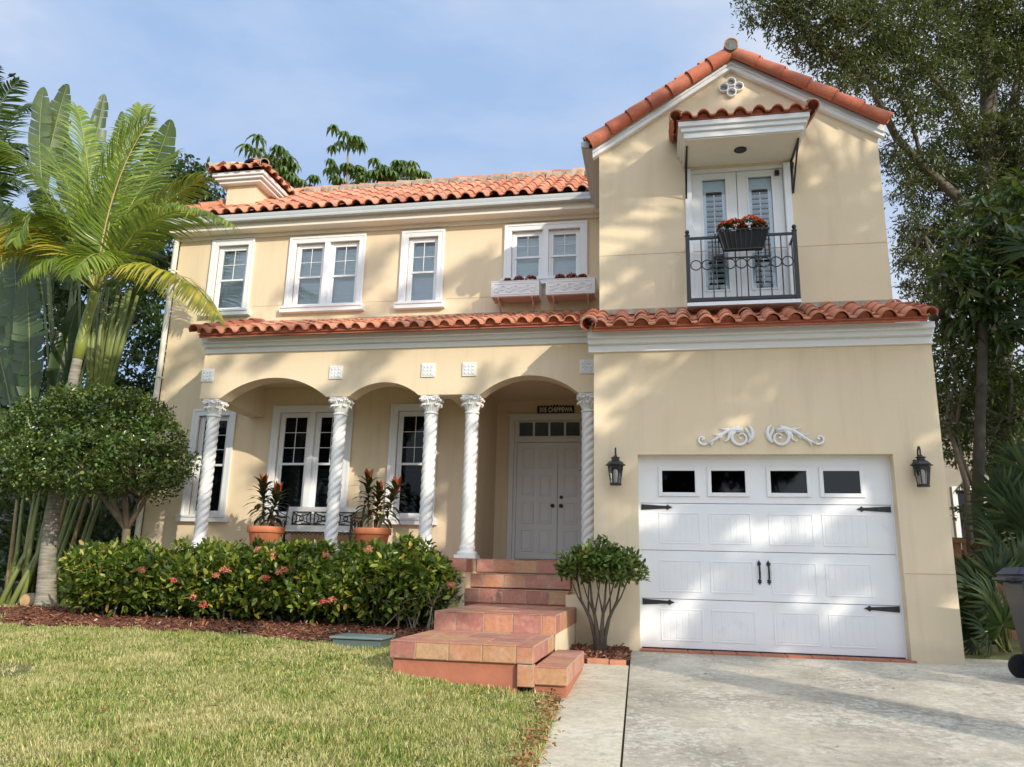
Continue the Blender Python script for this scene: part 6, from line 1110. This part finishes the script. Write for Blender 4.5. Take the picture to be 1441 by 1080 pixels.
# ================================================================== SHADE TREES BEHIND THE CAMERA (they throw the dappled shade)
SD = np.array([1.05, -1.0, .57])
def sblobs(L): return [tuple(np.array([x, y, z])+SD*t)+(r*1., r*1., r*.8) for x, y, z, t, r in L]
M['shade_leaf'] = leafmat('street_tree_leaf', [(0, (.03, .05, .015)), (1, (.07, .10, .03))], .5, .15)
rg = np.random.default_rng(61)
T1s = []; T3 = []
for i in range(40):
    x_, z_, t_ = rg.uniform(-1.6, 3.3), rg.uniform(2.0, 4.2), 9+rg.uniform(-.6, .6); m_k = rg.integers(8, 18); rr_ = rg.uniform(.035, .085)
    for q in range(m_k): T3.append((x_+q*.13, 0, z_+q*(.075+.03*math.sin(i))+rg.uniform(-.02, .02), t_, rr_*rg.uniform(.7, 1.2)))
for x in np.arange(-1.4, 3.6, .8):
    for z in np.arange(4.3, 8, .65):
        if rg.random() < (.52 if x > 1.8 else .5):
            x_, z_ = x+rg.uniform(-.3, .3), z+rg.uniform(-.3, .3); sl = rg.uniform(.2, .75)
            for q in range(rg.integers(4, 9)): T1s.append((x_+q*.17, .3, z_+q*.17*sl, 8+rg.uniform(-.2, .2), rg.uniform(.07, .15)))
T1 = [(x, 1.5, z, 7+rg.uniform(-1.5, 1.5), rg.uniform(.55, .8)) for x in np.arange(4.5, 9, .7) for z in np.arange(.0, 6.5, .7) if rg.random() < .93]+[(3.9, .3, 7.2, 7, .5)]
T1_old = [(2.9, .3, 6.9, 7.5, .35), (2.2, .3, 6.3, 8, .5), (2.9, .3, 5.6, 7, .45), (2.3, .3, 5.1, 7.5, .4), (1.9, .3, 7.4, 8.5, .35), (3.0, .3, 4.8, 7, .35), (.9, .3, 7.5, 8.5, .3), (.2, .3, 6.8, 8.5, .5), (-.3, .3, 5.9, 9, .5), (-.5, .3, 6.8, 9, .3), (0.1, .3, 5.0, 8.5, .45), (3.5, .3, 6.3, 7, .5), (3.6, .3, 5.2, 7, .5), (3.9, .3, 7.2, 7, .6)]
tb = np.array([2.6, .3, 5.0])+SD*8.2; leafy_tree('shade_tree', 'leafy tree standing beside the right edge of the driveway', 'tree', (tb[0]+.5, tb[1]-.5, -.4), [(tb[0]+.5, tb[1]-.5, -.4), (tb[0]+.4, tb[1]-.4, 4), tuple(tb)], sblobs(T1), 60, 7, .22, .14, .06, M['shade_leaf'], M['bark'], 62, branch=False, limbs=[([tb, tb+np.array([-1, .5, 1.]), tb+np.array([-2.5, 1.0, 1.5])], .06), ([tb, tb+np.array([-.6, .8, 0.8]), tb+np.array([-1.5, 2, 2.5])], .06)], tr=.2, surf=.2)
leafy_tree('shade_tree', 'fine branched tree standing further along the right side of the driveway', 'tree', (tb[0]+1.5, tb[1]-1.5, -.4), [(tb[0]+1.5, tb[1]-1.5, -.4), (tb[0]+1.2, tb[1]-1, 4), tuple(tb+(0, 0, .5))], sblobs(T1s+T3), 300, 5, .10, .11, .06, M['shade_leaf'], M['bark'], 66, tr=.1, surf=.2)
T2 = []
for x in np.arange(-8.2, 4.2, .95):
    for z in np.arange(-.5, 7.4, .62):
        if z > 3.2+(x+8)*.35+2.5: continue
        dn = (.97 if z < 2.3 else (.22 if z < 4.3 else .6)) if x > -1.2 else .55
        if rg.random() < dn:
            x_, z_, t_ = x+rg.uniform(-.4, .4), z+rg.uniform(-.35, .35)+.2, 12+rg.uniform(-1, 1.5)
            k_ = 1.75 if (z < 2.3 and x > -1.2) else 1
            for q in range(rg.integers(4, 8)): T2.append((x_+q*.20, 0, z_+q*.13+rg.uniform(-.03, .03), t_, k_*rg.uniform(.07, .15)))
tb = np.array([-1., 0, 2.6])+SD*12; leafy_tree('street_tree', 'large leafy tree on the street verge behind the viewer', 'tree', (tb[0], tb[1], -.45), [(tb[0], tb[1], -.45), (tb[0], tb[1], 6), tuple(tb)], sblobs(T2), 230, 6, .11, .15, .085, M['shade_leaf'], M['bark'], 63, branch=False, limbs=[([tb-(0, 0, 3), tb+np.array([-4, 0, .5]), tb+np.array([-7, .6, 2])], .2), ([tb-(0, 0, 3), tb+np.array([3, 0, 1]), tb+np.array([5, .6, 3])], .2)], tr=.4, surf=.2)
street = []
for i, (x, y) in enumerate(((-9, -30), (3, -34), (-22, -28), (-34, -30))):
    bl = [(x+rg.uniform(-3, 3), y+rg.uniform(-2, 2), 4+rg.uniform(0, 7), 1.9, 1.9, 1.5) for _ in range(13)]
    leafy_tree('street_tree', ['round green street tree straight across the road', 'street tree across the road behind the driveway', 'street tree across the road to the left', 'farthest left street tree across the road'][i], 'tree', (x, y, -.45), [(x, y, -.45), (x, y, 4), (x, y, 7)], bl, 26, 6, .5, .42, .22, M['shade_leaf'], M['bark'], 70+i, tr=.3)
# ================================================================== SKY AND SUN
w = bpy.data.worlds.new('World'); sc.world = w; w.use_nodes = True; t = w.node_tree; N = t.nodes; L = t.links; bg = N['Background']
sky = N.new('ShaderNodeTexSky'); sky.sky_type = 'NISHITA'; sky.sun_disc = False; sky.sun_elevation = rad(21.5); sky.sun_rotation = rad(133.6); sky.air_density = 1.0; sky.dust_density = 1.2; sky.ozone_density = 1.3
tc = N.new('ShaderNodeTexCoord'); mp = N.new('ShaderNodeMapping'); mp.inputs['Scale'].default_value = (1.0, 1.0, 2.4); mp.inputs['Rotation'].default_value = (.2, .3, .5); L.new(tc.outputs['Generated'], mp.inputs[0])
cn = noise(t, 1.15, 7, .56, mp.outputs[0], .6); cr2 = ramp(t, cn.outputs[0], [(.34, (.50, .50, .50)), (.72, (.92, .92, .92))])
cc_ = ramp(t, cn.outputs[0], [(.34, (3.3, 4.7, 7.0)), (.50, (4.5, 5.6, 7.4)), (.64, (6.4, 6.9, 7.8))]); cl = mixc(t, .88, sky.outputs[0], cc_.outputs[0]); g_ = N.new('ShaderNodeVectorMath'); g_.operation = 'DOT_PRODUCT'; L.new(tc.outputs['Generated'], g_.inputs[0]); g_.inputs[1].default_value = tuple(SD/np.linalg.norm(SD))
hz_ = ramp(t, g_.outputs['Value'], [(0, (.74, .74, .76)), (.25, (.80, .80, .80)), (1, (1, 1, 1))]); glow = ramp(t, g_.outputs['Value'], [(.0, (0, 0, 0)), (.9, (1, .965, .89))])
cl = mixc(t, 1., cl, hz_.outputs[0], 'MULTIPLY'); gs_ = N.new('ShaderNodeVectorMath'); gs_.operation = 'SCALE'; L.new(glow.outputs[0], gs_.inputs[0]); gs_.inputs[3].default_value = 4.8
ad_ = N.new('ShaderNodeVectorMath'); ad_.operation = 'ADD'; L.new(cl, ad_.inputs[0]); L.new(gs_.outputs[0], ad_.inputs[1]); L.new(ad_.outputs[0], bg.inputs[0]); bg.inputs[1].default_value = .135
sd = bpy.data.lights.new('sun', 'SUN'); sd.energy = 3.0; sd.angle = rad(.5); sd.color = (1.0, .90, .74); so = bpy.data.objects.new('sun', sd); COL.objects.link(so); so.rotation_euler = Vector(SD).to_track_quat('Z', 'Y').to_euler(); so.location = (10, -10, 12)
sc.view_settings.view_transform = 'Standard'; sc.view_settings.look = 'None'; sc.view_settings.exposure = .33; sc.view_settings.gamma = 1
sc.render.resolution_x = 1024; sc.render.resolution_y = 767
